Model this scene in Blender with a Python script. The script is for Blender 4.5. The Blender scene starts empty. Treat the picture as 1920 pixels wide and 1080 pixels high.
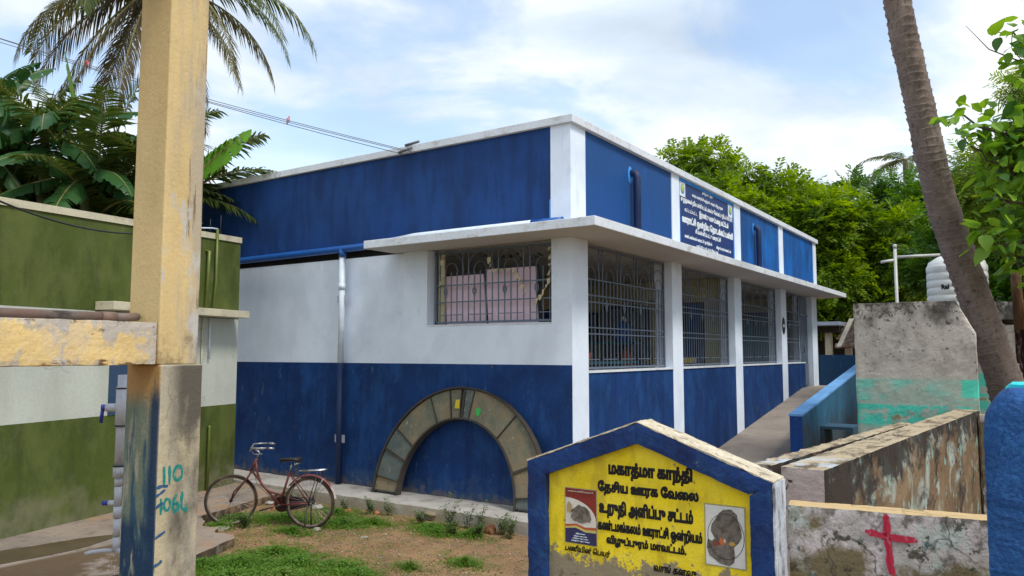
import bpy, bmesh, math, random
import numpy as np
from mathutils import Vector, Matrix, noise

S = bpy.context.scene
COL = S.collection
random.seed(7)
rng = np.random.default_rng(11)
R = math.radians

# ------------------------------------------------------------------ camera
cam = bpy.data.objects.new('camera', bpy.data.cameras.new('camera'))
COL.objects.link(cam)
cam.location = (0, 0, 2.2)
cam.rotation_euler = (R(94.77), 0, R(33.99))
cam.data.sensor_width = 36
cam.data.lens = 27.19
cam.data.clip_start = 0.05
cam.data.clip_end = 3000
S.camera = cam

# ------------------------------------------------------------------ sky and sun
SUN_EL, SUN_AZ = R(56), R(104)       # azimuth counted from +Y towards +X
world = bpy.data.worlds.new('World')
S.world = world
world.use_nodes = True
nt = world.node_tree
nt.nodes.clear()
def wn(t, **k):
    n = nt.nodes.new(t)
    for a, b in k.items(): setattr(n, a, b)
    return n
out = wn('ShaderNodeOutputWorld')
sky = wn('ShaderNodeTexSky', sky_type='NISHITA', sun_disc=False, sun_elevation=SUN_EL, sun_rotation=SUN_AZ)
sky.air_density = 1.2; sky.dust_density = 0.6; sky.ozone_density = 2.0
bg1 = wn('ShaderNodeBackground'); bg1.inputs[1].default_value = 0.15
nt.links.new(sky.outputs[0], bg1.inputs[0])
tc = wn('ShaderNodeTexCoord')
sep = wn('ShaderNodeSeparateXYZ'); nt.links.new(tc.outputs['Generated'], sep.inputs[0])
add = wn('ShaderNodeMath', operation='ADD'); nt.links.new(sep.outputs[2], add.inputs[0]); add.inputs[1].default_value = 0.22
mx = wn('ShaderNodeMath', operation='MAXIMUM'); nt.links.new(add.outputs[0], mx.inputs[0]); mx.inputs[1].default_value = 0.05
dx = wn('ShaderNodeMath', operation='DIVIDE'); nt.links.new(sep.outputs[0], dx.inputs[0]); nt.links.new(mx.outputs[0], dx.inputs[1])
dy = wn('ShaderNodeMath', operation='DIVIDE'); nt.links.new(sep.outputs[1], dy.inputs[0]); nt.links.new(mx.outputs[0], dy.inputs[1])
cmb = wn('ShaderNodeCombineXYZ'); nt.links.new(dx.outputs[0], cmb.inputs[0]); nt.links.new(dy.outputs[0], cmb.inputs[1])
def wnoise(scale, detail, off, rough=0.55, dist=0.0):
    m = wn('ShaderNodeMapping'); m.inputs['Location'].default_value = off
    nt.links.new(cmb.outputs[0], m.inputs[0])
    n = wn('ShaderNodeTexNoise'); n.inputs['Scale'].default_value = scale; n.inputs['Detail'].default_value = detail
    n.inputs['Roughness'].default_value = rough; n.inputs['Distortion'].default_value = dist
    nt.links.new(m.outputs[0], n.inputs['Vector'])
    return n
n1 = wnoise(1.25, 10, (3.55, 1.3, 0), 0.56, 0.5)
cov = wn('ShaderNodeMapRange'); cov.interpolation_type = 'SMOOTHSTEP'
cov.inputs[1].default_value = 0.40; cov.inputs[2].default_value = 0.53; cov.inputs[3].default_value = 0.34; cov.inputs[4].default_value = 1.0
nt.links.new(n1.outputs[0], cov.inputs[0])
n2 = wnoise(1.3, 10, (7.2, 2.1, 0), 0.52, 0.35)
ramp = wn('ShaderNodeValToRGB')
e = ramp.color_ramp.elements
e[0].position = 0.34; e[0].color = (0.42, 0.50, 0.60, 1)
e[1].position = 0.60; e[1].color = (0.80, 0.82, 0.82, 1)
m_ = ramp.color_ramp.elements.new(0.48); m_.color = (0.56, 0.64, 0.74, 1)
nt.links.new(n2.outputs[0], ramp.inputs[0])
bg2 = wn('ShaderNodeBackground'); bg2.inputs[1].default_value = 0.90
nt.links.new(ramp.outputs[0], bg2.inputs[0])
mix = wn('ShaderNodeMixShader')
nt.links.new(cov.outputs[0], mix.inputs[0]); nt.links.new(bg1.outputs[0], mix.inputs[1]); nt.links.new(bg2.outputs[0], mix.inputs[2])
nt.links.new(mix.outputs[0], out.inputs[0])

sun = bpy.data.lights.new('sun', 'SUN'); sun.energy = 1.8; sun.angle = R(14); sun.color = (1.0, 0.94, 0.84)
so = bpy.data.objects.new('sun', sun); COL.objects.link(so)
sd = Vector((math.sin(SUN_AZ) * math.cos(SUN_EL), math.cos(SUN_AZ) * math.cos(SUN_EL), math.sin(SUN_EL)))
so.rotation_euler = sd.to_track_quat('Z', 'Y').to_euler()
so.location = (20, 10, 30)
S.view_settings.view_transform = 'Standard'
S.view_settings.look = 'None'
S.view_settings.exposure = 0.68
S.view_settings.gamma = 1.0
S.view_settings.use_curve_mapping = False
S.cycles.use_denoising = True
S.cycles.max_bounces = 6
S.cycles.transparent_max_bounces = 6

# ------------------------------------------------------------------ object helpers
def tag(o, label=None, cat=None, group=None, kind=None):
    if label: o['label'] = label
    if cat: o['category'] = cat
    if group: o['group'] = group
    if kind: o['kind'] = kind
    return o
def empty(name, label, cat, loc=(0, 0, 0), rz=0, group=None):
    o = bpy.data.objects.new(name, None); COL.objects.link(o)
    o.location = loc; o.rotation_euler = (0, 0, rz); o.empty_display_size = 0.1
    return tag(o, label, cat, group)
def link_mesh(name, me, mat=None, parent=None):
    o = bpy.data.objects.new(name, me); COL.objects.link(o)
    if mat is not None and not me.materials:
        for m in (mat if isinstance(mat, (list, tuple)) else [mat]): me.materials.append(m)
    if parent: o.parent = parent
    return o
def dup(root, loc=None, rz=None, label=None, parent=None):
    r = root.copy(); COL.objects.link(r)
    if parent: r.parent = parent
    if loc is not None: r.location = loc
    if rz is not None: r.rotation_euler = (0, 0, rz)
    if label: r['label'] = label
    for ch in list(root.children): dup(ch, parent=r)
    return r
def frame_of(d, up=Vector((0, 0, 1))):
    d = d.normalized()
    if abs(d.dot(up)) > 0.97: up = Vector((0, 1, 0)) if abs(d.y) < 0.9 else Vector((1, 0, 0))
    s = d.cross(up).normalized()
    return s, s.cross(d).normalized()
class MB:
    def __init__(s): s.v = []; s.f = []; s.sm = []; s.mi = []; s.m = 0
    def face(s, idx, smooth=False): s.f.append(tuple(idx)); s.sm.append(smooth); s.mi.append(s.m)
    def pts(s, ps):
        n = len(s.v); s.v.extend([tuple(p) for p in ps]); return n
    def box(s, x0, x1, y0, y1, z0, z1):
        n = s.pts([(x, y, z) for z in (z0, z1) for y in (y0, y1) for x in (x0, x1)])
        for q in ((0, 2, 3, 1), (4, 5, 7, 6), (0, 1, 5, 4), (2, 6, 7, 3), (0, 4, 6, 2), (1, 3, 7, 5)): s.face([n + i for i in q])
        return s
    def obox(s, c, u, v, w):     # centre + three half vectors
        c, u, v, w = map(Vector, (c, u, v, w))
        n = s.pts([c + a * u + b * v + d * w for d in (-1, 1) for b in (-1, 1) for a in (-1, 1)])
        for q in ((0, 2, 3, 1), (4, 5, 7, 6), (0, 1, 5, 4), (2, 6, 7, 3), (0, 4, 6, 2), (1, 3, 7, 5)): s.face([n + i for i in q])
        return s
    def bar(s, a, b, w, h=None, up=Vector((0, 0, 1))):
        a, b = Vector(a), Vector(b); h = h or w
        sd_, u = frame_of(b - a, up)
        return s.obox((a + b) / 2, (b - a) / 2, sd_ * w / 2, u * h / 2)
    def tube(s, path, r, n=8, caps=True, smooth=True):
        path = [Vector(p) for p in path]
        rr = r if isinstance(r, (list, tuple)) else [r] * len(path)
        rings = []; up = None
        for i, p in enumerate(path):
            d = (path[min(i + 1, len(path) - 1)] - path[max(i - 1, 0)])
            if up is None: sd_, up = frame_of(d)
            else:
                sd_ = d.cross(up)
                if sd_.length < 1e-6: sd_, up = frame_of(d)
                sd_.normalize(); up = sd_.cross(d).normalized()
            rings.append(s.pts([p + rr[i] * (math.cos(2 * math.pi * k / n) * sd_ + math.sin(2 * math.pi * k / n) * up) for k in range(n)]))
        for a, b in zip(rings, rings[1:]):
            for k in range(n): s.face([a + k, a + (k + 1) % n, b + (k + 1) % n, b + k], smooth)
        if caps:
            s.face([rings[0] + k for k in reversed(range(n))]); s.face([rings[-1] + k for k in range(n)])
        return s
    def prism(s, poly, O, U, V, W):     # 2D poly in (U,V) at O extruded by W
        O, U, V, W = map(Vector, (O, U, V, W)); k = len(poly)
        n = s.pts([O + a * U + b * V for a, b in poly] + [O + a * U + b * V + W for a, b in poly])
        s.face([n + i for i in reversed(range(k))]); s.face([n + k + i for i in range(k)])
        for i in range(k): s.face([n + i, n + (i + 1) % k, n + k + (i + 1) % k, n + k + i])
        return s
    def lathe(s, prof, c=(0, 0, 0), n=24):
        c = Vector(c); rings = []
        for r, z in prof: rings.append(s.pts([c + Vector((r * math.cos(2 * math.pi * k / n), r * math.sin(2 * math.pi * k / n), z)) for k in range(n)]))
        for a, b in zip(rings, rings[1:]):
            for k in range(n): s.face([a + k, a + (k + 1) % n, b + (k + 1) % n, b + k], True)
        return s
    def mesh(s, name):
        me = bpy.data.meshes.new(name); me.from_pydata(s.v, [], s.f)
        me.polygons.foreach_set('use_smooth', s.sm); me.polygons.foreach_set('material_index', s.mi)
        bm = bmesh.new(); bm.from_mesh(me); bmesh.ops.recalc_face_normals(bm, faces=bm.faces); bm.to_mesh(me); bm.free()
        me.update(); return me
    def build(s, name, mat, parent=None): return link_mesh(name, s.mesh(name), mat, parent)
def box(name, mat, parent, *a, bevel=0):
    o = MB().box(*a).build(name, mat, parent)
    if bevel: bev(o, bevel)
    return o
def bev(o, w, seg=2):
    m = o.modifiers.new('bevel', 'BEVEL'); m.width = w; m.segments = seg; m.limit_method = 'ANGLE'
    return o
def np_mesh(name, V, F, mat, parent=None, smooth=False):
    me = bpy.data.meshes.new(name)
    V = np.asarray(V, dtype=np.float32); F = np.asarray(F, dtype=np.int32)
    nf, k = F.shape
    me.vertices.add(len(V)); me.vertices.foreach_set('co', V.ravel())
    me.loops.add(nf * k); me.loops.foreach_set('vertex_index', F.ravel())
    me.polygons.add(nf); me.polygons.foreach_set('loop_start', np.arange(0, nf * k, k, dtype=np.int32))
    me.update(calc_edges=True)
    if smooth: me.polygons.foreach_set('use_smooth', np.ones(nf, dtype=bool))
    return link_mesh(name, me, mat, parent)
def roughen(o, cell, amp, freq=4.0, lock=None):
    """cut a mesh finely and push its skin about so that edges look worn"""
    me = o.data; bm = bmesh.new(); bm.from_mesh(me)
    for _ in range(12):
        es = [e for e in bm.edges if e.calc_length() > cell]
        if not es: break
        bmesh.ops.subdivide_edges(bm, edges=es, cuts=1, use_grid_fill=True)
        if len(bm.verts) > 60000: break
    bmesh.ops.triangulate(bm, faces=[f for f in bm.faces if len(f.verts) > 4])
    bm.normal_update()
    mv = []
    for v in bm.verts:
        p = v.co
        n = noise.noise(p * freq) * 0.6 + noise.noise(p * freq * 3.1) * 0.4
        sharp = 1.0 if len({tuple(round(c, 1) for c in f.normal) for f in v.link_faces}) < 2 else 2.2
        if lock and lock(p): continue
        nn = v.normal
        mv.append((v, nn * amp * sharp * (n - 0.35 * (sharp > 1))))
    for v, d in mv: v.co += d
    bm.to_mesh(me); bm.free()
    return o

# ------------------------------------------------------------------ materials
def layered(name, base, layers=(), rough=0.85, bump=0.25, bscale=45, var=0.12, vscale=2.0, spec=0.3, metallic=0.0, fine=0.06, bdist=0.01):
    m = bpy.data.materials.new(name); m.use_nodes = True
    t = m.node_tree; N = t.nodes; L = t.links
    bs = N['Principled BSDF']; bs.inputs['Roughness'].default_value = rough
    bs.inputs['Specular IOR Level'].default_value = spec; bs.inputs['Metallic'].default_value = metallic
    tcn = N.new('ShaderNodeTexCoord'); geo = N.new('ShaderNodeNewGeometry')
    sp = N.new('ShaderNodeSeparateXYZ'); L.new(tcn.outputs['Object'], sp.inputs[0])
    sn = N.new('ShaderNodeSeparateXYZ'); L.new(geo.outputs['Normal'], sn.inputs[0])
    ax = {'x': sp.outputs[0], 'y': sp.outputs[1], 'z': sp.outputs[2], 'nx': sn.outputs[0], 'ny': sn.outputs[1], 'nz': sn.outputs[2]}
    def tex(scale, detail, off, rgh=0.6, dist=0.0):
        mp = N.new('ShaderNodeMapping'); mp.inputs['Scale'].default_value = scale; mp.inputs['Location'].default_value = off
        L.new(tcn.outputs['Object'], mp.inputs[0])
        n = N.new('ShaderNodeTexNoise'); n.inputs['Scale'].default_value = 1.0; n.inputs['Detail'].default_value = detail
        n.inputs['Roughness'].default_value = rgh; n.inputs['Distortion'].default_value = dist
        L.new(mp.outputs[0], n.inputs['Vector']); return n.outputs[0]
    def mr(src, a, b, c, d, smooth=True):
        n = N.new('ShaderNodeMapRange')
        if smooth: n.interpolation_type = 'SMOOTHSTEP'
        for i, q in enumerate((a, b, c, d)): n.inputs[i + 1].default_value = q
        L.new(src, n.inputs[0]); return n.outputs[0]
    def mul(a, b):
        n = N.new('ShaderNodeMath'); n.operation = 'MULTIPLY'; L.new(a, n.inputs[0])
        if isinstance(b, (int, float)): n.inputs[1].default_value = b
        else: L.new(b, n.inputs[1])
        return n.outputs[0]
    v1 = mr(tex((vscale,) * 3, 5, (1, 2, 3)), 0.3, 0.7, 1 - var, 1 + var)
    v2 = mr(tex((bscale * 1.3,) * 3, 3, (5, 2, 1)), 0.3, 0.7, 1 - fine, 1 + fine)
    vm = N.new('ShaderNodeVectorMath'); vm.operation = 'SCALE'; vm.inputs[0].default_value = base[:3]
    L.new(mul(v1, v2), vm.inputs['Scale'])
    cur = vm.outputs[0]
    for i, ly in enumerate(layers):
        nz = tex(ly.get('s', (2, 2, 2)), ly.get('d', 6), ly.get('o', (i * 7.3, i * 3.1, i * 5.7)), ly.get('rg', 0.6), ly.get('ds', 0.0))
        t0 = ly.get('t', 0.5); w = ly.get('w', 0.08)
        if 'g' in ly:        # gradient pushes the threshold
            a_, p0, p1, amt = ly['g']
            gsrc = mr(ax[a_], p0, p1, 0, amt, False)
            ad = N.new('ShaderNodeMath'); ad.operation = 'ADD'; L.new(nz, ad.inputs[0]); L.new(gsrc, ad.inputs[1]); nz = ad.outputs[0]
        f = mr(nz, t0 - w, t0 + w, 0, ly.get('a', 1.0))
        for (a_, p0, p1) in ly.get('r', ()): f = mul(f, mr(ax[a_], p0, p1, 0, 1))
        mxn = N.new('ShaderNodeMix'); mxn.data_type = 'RGBA'
        L.new(f, mxn.inputs['Factor']); L.new(cur, mxn.inputs['A']); mxn.inputs['B'].default_value = (*ly['c'][:3], 1)
        cur = mxn.outputs['Result']
    L.new(cur, bs.inputs['Base Color'])
    if bump:
        b = N.new('ShaderNodeBump'); b.inputs['Strength'].default_value = bump; b.inputs['Distance'].default_value = bdist
        h1 = tex((bscale,) * 3, 6, (0, 0, 0), 0.65)
        h2 = tex((bscale * 0.15,) * 3, 4, (9, 0, 0), 0.6)
        ad = N.new('ShaderNodeMath'); ad.operation = 'ADD'; L.new(h1, ad.inputs[0]); L.new(mul(h2, 1.5), ad.inputs[1])
        L.new(ad.outputs[0], b.inputs['Height']); L.new(b.outputs[0], bs.inputs['Normal'])
    return m
def cracks(m, strength=.55, scale=.9, col=(.05, .05, .06), w=.004):
    t = m.node_tree; N = t.nodes; L = t.links; bs = N['Principled BSDF']; src = bs.inputs['Base Color'].links[0].from_socket
    tcn = N.new('ShaderNodeTexCoord'); nz = N.new('ShaderNodeTexNoise'); nz.inputs['Scale'].default_value = 2.2; nz.inputs['Detail'].default_value = 6
    L.new(tcn.outputs['Object'], nz.inputs['Vector']); sc = N.new('ShaderNodeVectorMath'); sc.operation = 'SCALE'; sc.inputs['Scale'].default_value = .9; L.new(nz.outputs['Color'], sc.inputs[0])
    ad = N.new('ShaderNodeVectorMath'); L.new(tcn.outputs['Object'], ad.inputs[0]); L.new(sc.outputs[0], ad.inputs[1])
    vo = N.new('ShaderNodeTexVoronoi'); vo.feature = 'DISTANCE_TO_EDGE'; vo.inputs['Scale'].default_value = scale; L.new(ad.outputs[0], vo.inputs['Vector'])
    mr = N.new('ShaderNodeMapRange'); mr.inputs[1].default_value = w; mr.inputs[2].default_value = w * 2.2; mr.inputs[3].default_value = strength; mr.inputs[4].default_value = 0; L.new(vo.outputs['Distance'], mr.inputs[0])
    n2 = N.new('ShaderNodeTexNoise'); n2.inputs['Scale'].default_value = 1.1; L.new(tcn.outputs['Object'], n2.inputs['Vector'])
    m2 = N.new('ShaderNodeMapRange'); m2.inputs[1].default_value = .5; m2.inputs[2].default_value = .6; L.new(n2.outputs[0], m2.inputs[0])
    mu = N.new('ShaderNodeMath'); mu.operation = 'MULTIPLY'; L.new(mr.outputs[0], mu.inputs[0]); L.new(m2.outputs[0], mu.inputs[1])
    mx = N.new('ShaderNodeMix'); mx.data_type = 'RGBA'; L.new(mu.outputs[0], mx.inputs['Factor']); L.new(src, mx.inputs['A']); mx.inputs['B'].default_value = (*col, 1); L.new(mx.outputs['Result'], bs.inputs['Base Color'])
    return m
def plain(name, c, rough=0.5, metallic=0.0, spec=0.5, var=0.08): return layered(name, c, (), rough, 0.05, 60, var, 6, spec, metallic)
def leafmat(name, c1, c2, trans=0.35, rough=0.5, dry=None):
    m = bpy.data.materials.new(name); m.use_nodes = True
    t = m.node_tree; N = t.nodes; L = t.links
    bs = N['Principled BSDF']; bs.inputs['Roughness'].default_value = rough; bs.inputs['Specular IOR Level'].default_value = 0.35
    geo = N.new('ShaderNodeNewGeometry'); rp = N.new('ShaderNodeValToRGB'); el = rp.color_ramp.elements
    tcn = N.new('ShaderNodeTexCoord'); nz = N.new('ShaderNodeTexNoise'); nz.inputs['Scale'].default_value = 0.7
    L.new(tcn.outputs['Object'], nz.inputs['Vector'])
    ad = N.new('ShaderNodeMath'); ad.operation = 'MULTIPLY_ADD'; ad.inputs[1].default_value = 0.55
    L.new(geo.outputs['Random Per Island'], ad.inputs[0]); L.new(nz.outputs[0], ad.inputs[2])
    sb = N.new('ShaderNodeMath'); sb.operation = 'SUBTRACT'; L.new(ad.outputs[0], sb.inputs[0]); sb.inputs[1].default_value = 0.27
    el[0].color = (*c1, 1); el[0].position = 0.1; el[1].color = (*c2, 1); el[1].position = 0.85
    if dry: q = el.new(0.92); q.color = (*dry, 1)
    L.new(sb.outputs[0], rp.inputs[0]); L.new(rp.outputs[0], bs.inputs['Base Color'])
    tr = N.new('ShaderNodeBsdfTranslucent')
    hs = N.new('ShaderNodeHueSaturation'); hs.inputs['Value'].default_value = 1.7; hs.inputs['Saturation'].default_value = 1.1; hs.inputs['Hue'].default_value = 0.485
    L.new(rp.outputs[0], hs.inputs['Color']); L.new(hs.outputs[0], tr.inputs[0])
    mxs = N.new('ShaderNodeMixShader'); mxs.inputs[0].default_value = trans
    L.new(bs.outputs[0], mxs.inputs[1]); L.new(tr.outputs[0], mxs.inputs[2])
    L.new(mxs.outputs[0], N['Material Output'].inputs['Surface'])
    return m

BLUE = (0.004, 0.036, 0.150); BLUE2 = (0.004, 0.120, 0.43); WHITE = (0.74, 0.83, 0.96)
scuff = [dict(c=(0.16, 0.26, 0.42), s=(9, 9, 3.2), t=0.66, w=0.05, a=0.40, rg=.7), dict(c=(0.40, 0.46, 0.54), s=(11, 11, 11), t=0.765, w=0.015, a=0.8, rg=.75), dict(c=(0.25, 0.33, 0.45), s=(26, 26, 9), t=0.76, w=0.03, a=0.5, d=3), dict(c=(0.012, 0.075, 0.25), s=(2.4, 2.4, 1.3), t=0.56, w=0.10, a=0.65, rg=.68),
         dict(c=(0.003, 0.018, 0.10), s=(7, 7, .8), t=0.60, w=0.1, a=0.6)]
M = {}
M['blue_dado'] = layered('navy_wall_paint', BLUE, scuff + [dict(c=(0.05, 0.09, 0.16), s=(5, 5, 5), t=0.72, w=0.15, a=0.6, g=('z', .55, .12, .34)), dict(c=(0.16, 0.13, 0.10), s=(9, 9, 9), t=0.72, w=0.08, a=0.6, g=('z', .32, .15, .3))], 0.7, 0.3, 30, 0.22, 1.6)
M['blue_parapet'] = layered('royal_blue_parapet_paint', (0.006, 0.044, 0.180), [dict(c=(0.012, 0.066, 0.22), s=(2.2, 2.2, .9), t=0.60, w=0.12, a=0.5),
    dict(c=(0.004, 0.024, 0.09), s=(6, 6, .9), t=0.55, w=0.12, a=0.6), dict(c=(0.3, 0.4, 0.5), s=(35, 35, 5), t=0.79, w=0.03, a=0.4, d=2)], 0.7, 0.25, 25, 0.2, 1.2)
M['blue_bright'] = layered('bright_blue_panel', BLUE2, [dict(c=(0.008, 0.050, 0.185), s=(2, 2, .8), t=0.5, w=0.14, a=0.8, g=('y', 18.0, 9.0, .30)),  # brighter blue than the side parapet, deepening towards the near end
    dict(c=(0.05, 0.30, 0.72), s=(9, 9, .8), t=0.68, w=0.06, a=0.6)], 0.6, 0.2, 25, 0.15, 1.4)
M['blue_edge'] = plain('light_blue_trim_paint', (0.03, 0.27, 0.75), 0.6)
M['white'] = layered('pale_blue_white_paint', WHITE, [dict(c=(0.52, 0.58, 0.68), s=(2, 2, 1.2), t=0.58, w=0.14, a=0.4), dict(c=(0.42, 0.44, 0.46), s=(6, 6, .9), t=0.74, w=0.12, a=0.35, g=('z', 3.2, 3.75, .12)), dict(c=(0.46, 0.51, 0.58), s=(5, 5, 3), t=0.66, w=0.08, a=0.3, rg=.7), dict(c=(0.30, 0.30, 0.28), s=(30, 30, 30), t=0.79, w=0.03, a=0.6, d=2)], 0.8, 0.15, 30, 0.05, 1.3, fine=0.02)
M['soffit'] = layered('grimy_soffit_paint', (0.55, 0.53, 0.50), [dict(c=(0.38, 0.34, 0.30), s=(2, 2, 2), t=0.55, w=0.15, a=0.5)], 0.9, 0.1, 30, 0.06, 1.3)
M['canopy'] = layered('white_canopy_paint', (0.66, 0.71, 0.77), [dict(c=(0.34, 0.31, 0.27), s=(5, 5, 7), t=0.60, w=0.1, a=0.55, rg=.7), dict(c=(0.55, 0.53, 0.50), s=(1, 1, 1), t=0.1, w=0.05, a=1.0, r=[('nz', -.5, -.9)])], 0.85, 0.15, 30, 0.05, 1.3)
M['grille'] = plain('grey_blue_grille_paint', (0.13, 0.165, 0.225), 0.45, 0.2)
M['inner'] = layered('cream_inner_wall_paint', (0.66, 0.62, 0.38), [dict(c=(0.2, 0.19, 0.12), s=(1, 1, 1), t=0.6, w=0.2, a=0.6)], 0.9, 0.1)
M['floor'] = plain('inner_floor', (0.18, 0.16, 0.13), 0.7)
M['dark'] = plain('dark_wood_and_shade', (0.02, 0.016, 0.013), 0.6)  # dark wood; also painted shade under the side parapet and in the concrete shed
M['black'] = plain('black_paint', (0.008, 0.008, 0.009), 0.5)
M['plinth'] = layered('worn_grey_cement', (0.40, 0.38, 0.35), [dict(c=(0.19, 0.16, 0.13), s=(3, 3, 3), t=0.58, w=0.12, a=0.6), dict(c=(0.72, 0.72, 0.72), s=(16, 16, 16), t=0.70, w=0.03, a=0.8, d=4),
    dict(c=(0.13, 0.11, 0.09), s=(9, 9, 9), t=0.66, w=0.06, a=0.6), dict(c=(0.36, 0.30, 0.20), s=(2, 2, 2), t=0.48, w=0.15, a=0.7, r=[('ny', -.5, -.9)])], 0.9, 0.5, 40, 0.12, 1.5)
M['ramp'] = layered('dusty_ramp_cement', (0.30, 0.26, 0.225), [dict(c=(0.19, 0.16, 0.13), s=(3, 3, 3), t=0.6, w=0.15, a=0.5), dict(c=(0.4, 0.36, 0.3), s=(20, 20, 20), t=0.68, w=0.06, a=0.5)], 0.95, 0.4, 50, 0.1)
M['ramp_wall'] = layered('teal_blue_ramp_paint', (0.030, 0.15, 0.26), [dict(c=(0.02, 0.07, 0.16), s=(2, 2, 1), t=0.5, w=0.15, a=0.6), dict(c=(0.06, 0.055, 0.045), s=(8, 8, 3), t=0.62, w=0.12, a=0.8, g=('z', 1.2, .5, .25))], 0.75, 0.25, 30, 0.12)
M['ramp_top'] = layered('pale_blue_ramp_cap', (0.15, 0.36, 0.68), [dict(c=(0.08, 0.2, 0.42), s=(6, 6, 6), t=0.6, w=0.1, a=0.6)], 0.7, 0.2)
M['ramp_end'] = layered('navy_ramp_end_paint', (0.008, 0.055, 0.24), scuff[:2], 0.7, 0.25)
M['back_wall_blue'] = layered('deep_teal_wall_paint', (0.006, 0.045, 0.115), scuff[:1], 0.7, 0.2)
M['olive'] = layered('olive_green_wall_paint', (0.066, 0.092, 0.015), [dict(c=(0.115, 0.14, 0.035), s=(1.6, 1.6, .8), t=0.53, w=0.10, a=0.7, rg=.68), dict(c=(0.045, 0.065, 0.02), s=(2.6, 2.6, 1.6), t=0.58, w=0.07, a=0.5, rg=.7), dict(c=(0.036, 0.050, 0.011), s=(4, 4, .9), t=0.60, w=0.12, a=0.5),
    dict(c=(0.20, 0.19, 0.12), s=(3, 3, 3), t=0.78, w=0.22, a=0.75, g=('z', .75, .15, .33)), dict(c=(0.15, 0.19, 0.08), s=(40, 40, 8), t=0.76, w=0.03, a=0.6, d=2)], 0.8, 0.3, 28, 0.15, 1.2)
M['greywhite'] = layered('greenish_white_wall_paint', (0.50, 0.53, 0.47), [dict(c=(0.38, 0.40, 0.34), s=(2, 2, .6), t=0.6, w=0.14, a=0.5)], 0.85, 0.15, 30, 0.06, 1.3)
M['cream'] = layered('cream_coping_paint', (0.56, 0.52, 0.38), [dict(c=(0.24, 0.20, 0.13), s=(4, 4, 8), t=0.62, w=0.1, a=0.5)], 0.85, 0.25, 30, 0.08)
# yellow shelter column
yel = (0.58, 0.43, 0.20)
M['column_up'] = layered('yellow_column_paint', yel, [dict(c=(0.66, 0.52, 0.27), s=(3, 3, .8), t=0.55, w=0.14, a=0.55),
    dict(c=(0.40, 0.35, 0.27), s=(9, 9, 1.0), t=0.62, w=0.10, a=0.85, g=('y', 2.62, 2.78, .22), r=[('nx', .4, .9)]),
    dict(c=(0.13, 0.09, 0.06), s=(30, 30, 2.0), t=0.69, w=0.04, a=0.8, g=('y', 2.60, 2.80, .14), r=[('nx', .4, .9)]),
    dict(c=(0.48, 0.47, 0.44), s=(3, 3, 1.5), t=0.66, w=0.03, a=0.9, g=('y', 2.6, 2.78, .12), r=[('nx', .4, .9)]),
    dict(c=(0.20, 0.14, 0.08), s=(10, 10, 7), t=0.70, w=0.10, a=0.7, g=('z', 2.42, 2.14, .22), rg=.72)], 0.8, 0.35, 40, 0.08, 2)
M['column_low'] = layered('stained_column_base', (0.50, 0.43, 0.28), [dict(c=(0.36, 0.33, 0.27), s=(6, 6, 1.5), t=0.47, w=0.12, a=0.8),
    dict(c=(0.075, 0.065, 0.055), s=(5, 5, 2.2), t=0.58, w=0.13, a=0.92, g=('z', 1.40, 2.1, .30), r=[('nx', .4, .9), ('y', 2.55, 2.68)]),
    dict(c=(0.10, 0.085, 0.07), s=(24, 24, 6), t=0.66, w=0.05, a=0.75, r=[('nx', .4, .9)]),
    dict(c=(0.40, 0.24, 0.08), s=(3, 3, 3), t=0.35, w=0.1, a=0.9, r=[('ny', -.4, -.9), ('z', 1.82, 1.97)]),
    dict(c=(0.13, 0.175, 0.135), s=(9, 9, 2.1), t=0.40, w=0.10, a=0.96, r=[('ny', -.4, -.9), ('z', 2.02, 1.86)]),
    dict(c=(0.020, 0.070, 0.125), s=(14, 14, 2.2), t=0.60, w=0.07, a=0.9, g=('z', 1.9, 0.9, .14), r=[('ny', -.4, -.9), ('z', 2.1, 2.0)]),
    dict(c=(0.008, 0.035, 0.09), s=(8, 8, 2.0), t=0.50, w=0.05, a=0.95, g=('x', -4.32, -4.14, .30), r=[('ny', -.4, -.9), ('z', 2.05, 1.9), ('x', -4.21, -4.155)]),
    dict(c=(0.008, 0.035, 0.09), s=(12, 12, 4.0), t=0.46, w=0.04, a=0.95, r=[('ny', -.4, -.9), ('z', 1.30, 1.18)]),
    dict(c=(0.45, 0.20, 0.09), s=(9, 9, 2), t=0.60, w=0.08, a=0.8, r=[('nx', .4, .9), ('y', 2.70, 2.78), ('z', 1.35, 1.2)])], 0.8, 0.5, 36, 0.10, 2)
M['beam'] = layered('peeling_yellow_beam_paint', (0.68, 0.50, 0.22), [dict(c=(0.62, 0.50, 0.33), s=(4, 4, 4), t=0.50, w=0.1, a=0.7), dict(c=(0.42, 0.40, 0.38), s=(6, 9, 5), t=0.56, w=0.05, a=0.85, g=('z', 2.27, 2.38, .14), rg=.7),
    dict(c=(0.50, 0.53, 0.55), s=(6, 5, 7), t=0.66, w=0.02, a=0.9), dict(c=(0.10, 0.055, 0.03), s=(20, 12, 14), t=0.70, w=0.05, a=0.8, g=('z', 2.28, 2.38, .13), rg=.7),
    dict(c=(0.12, 0.05, 0.02), s=(14, 14, 30), t=0.72, w=0.05, a=0.9, g=('z', 2.17, 2.12, .22))], 0.85, 0.6, 40, 0.08, 2)
mold = (0.055, 0.05, 0.045)
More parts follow.
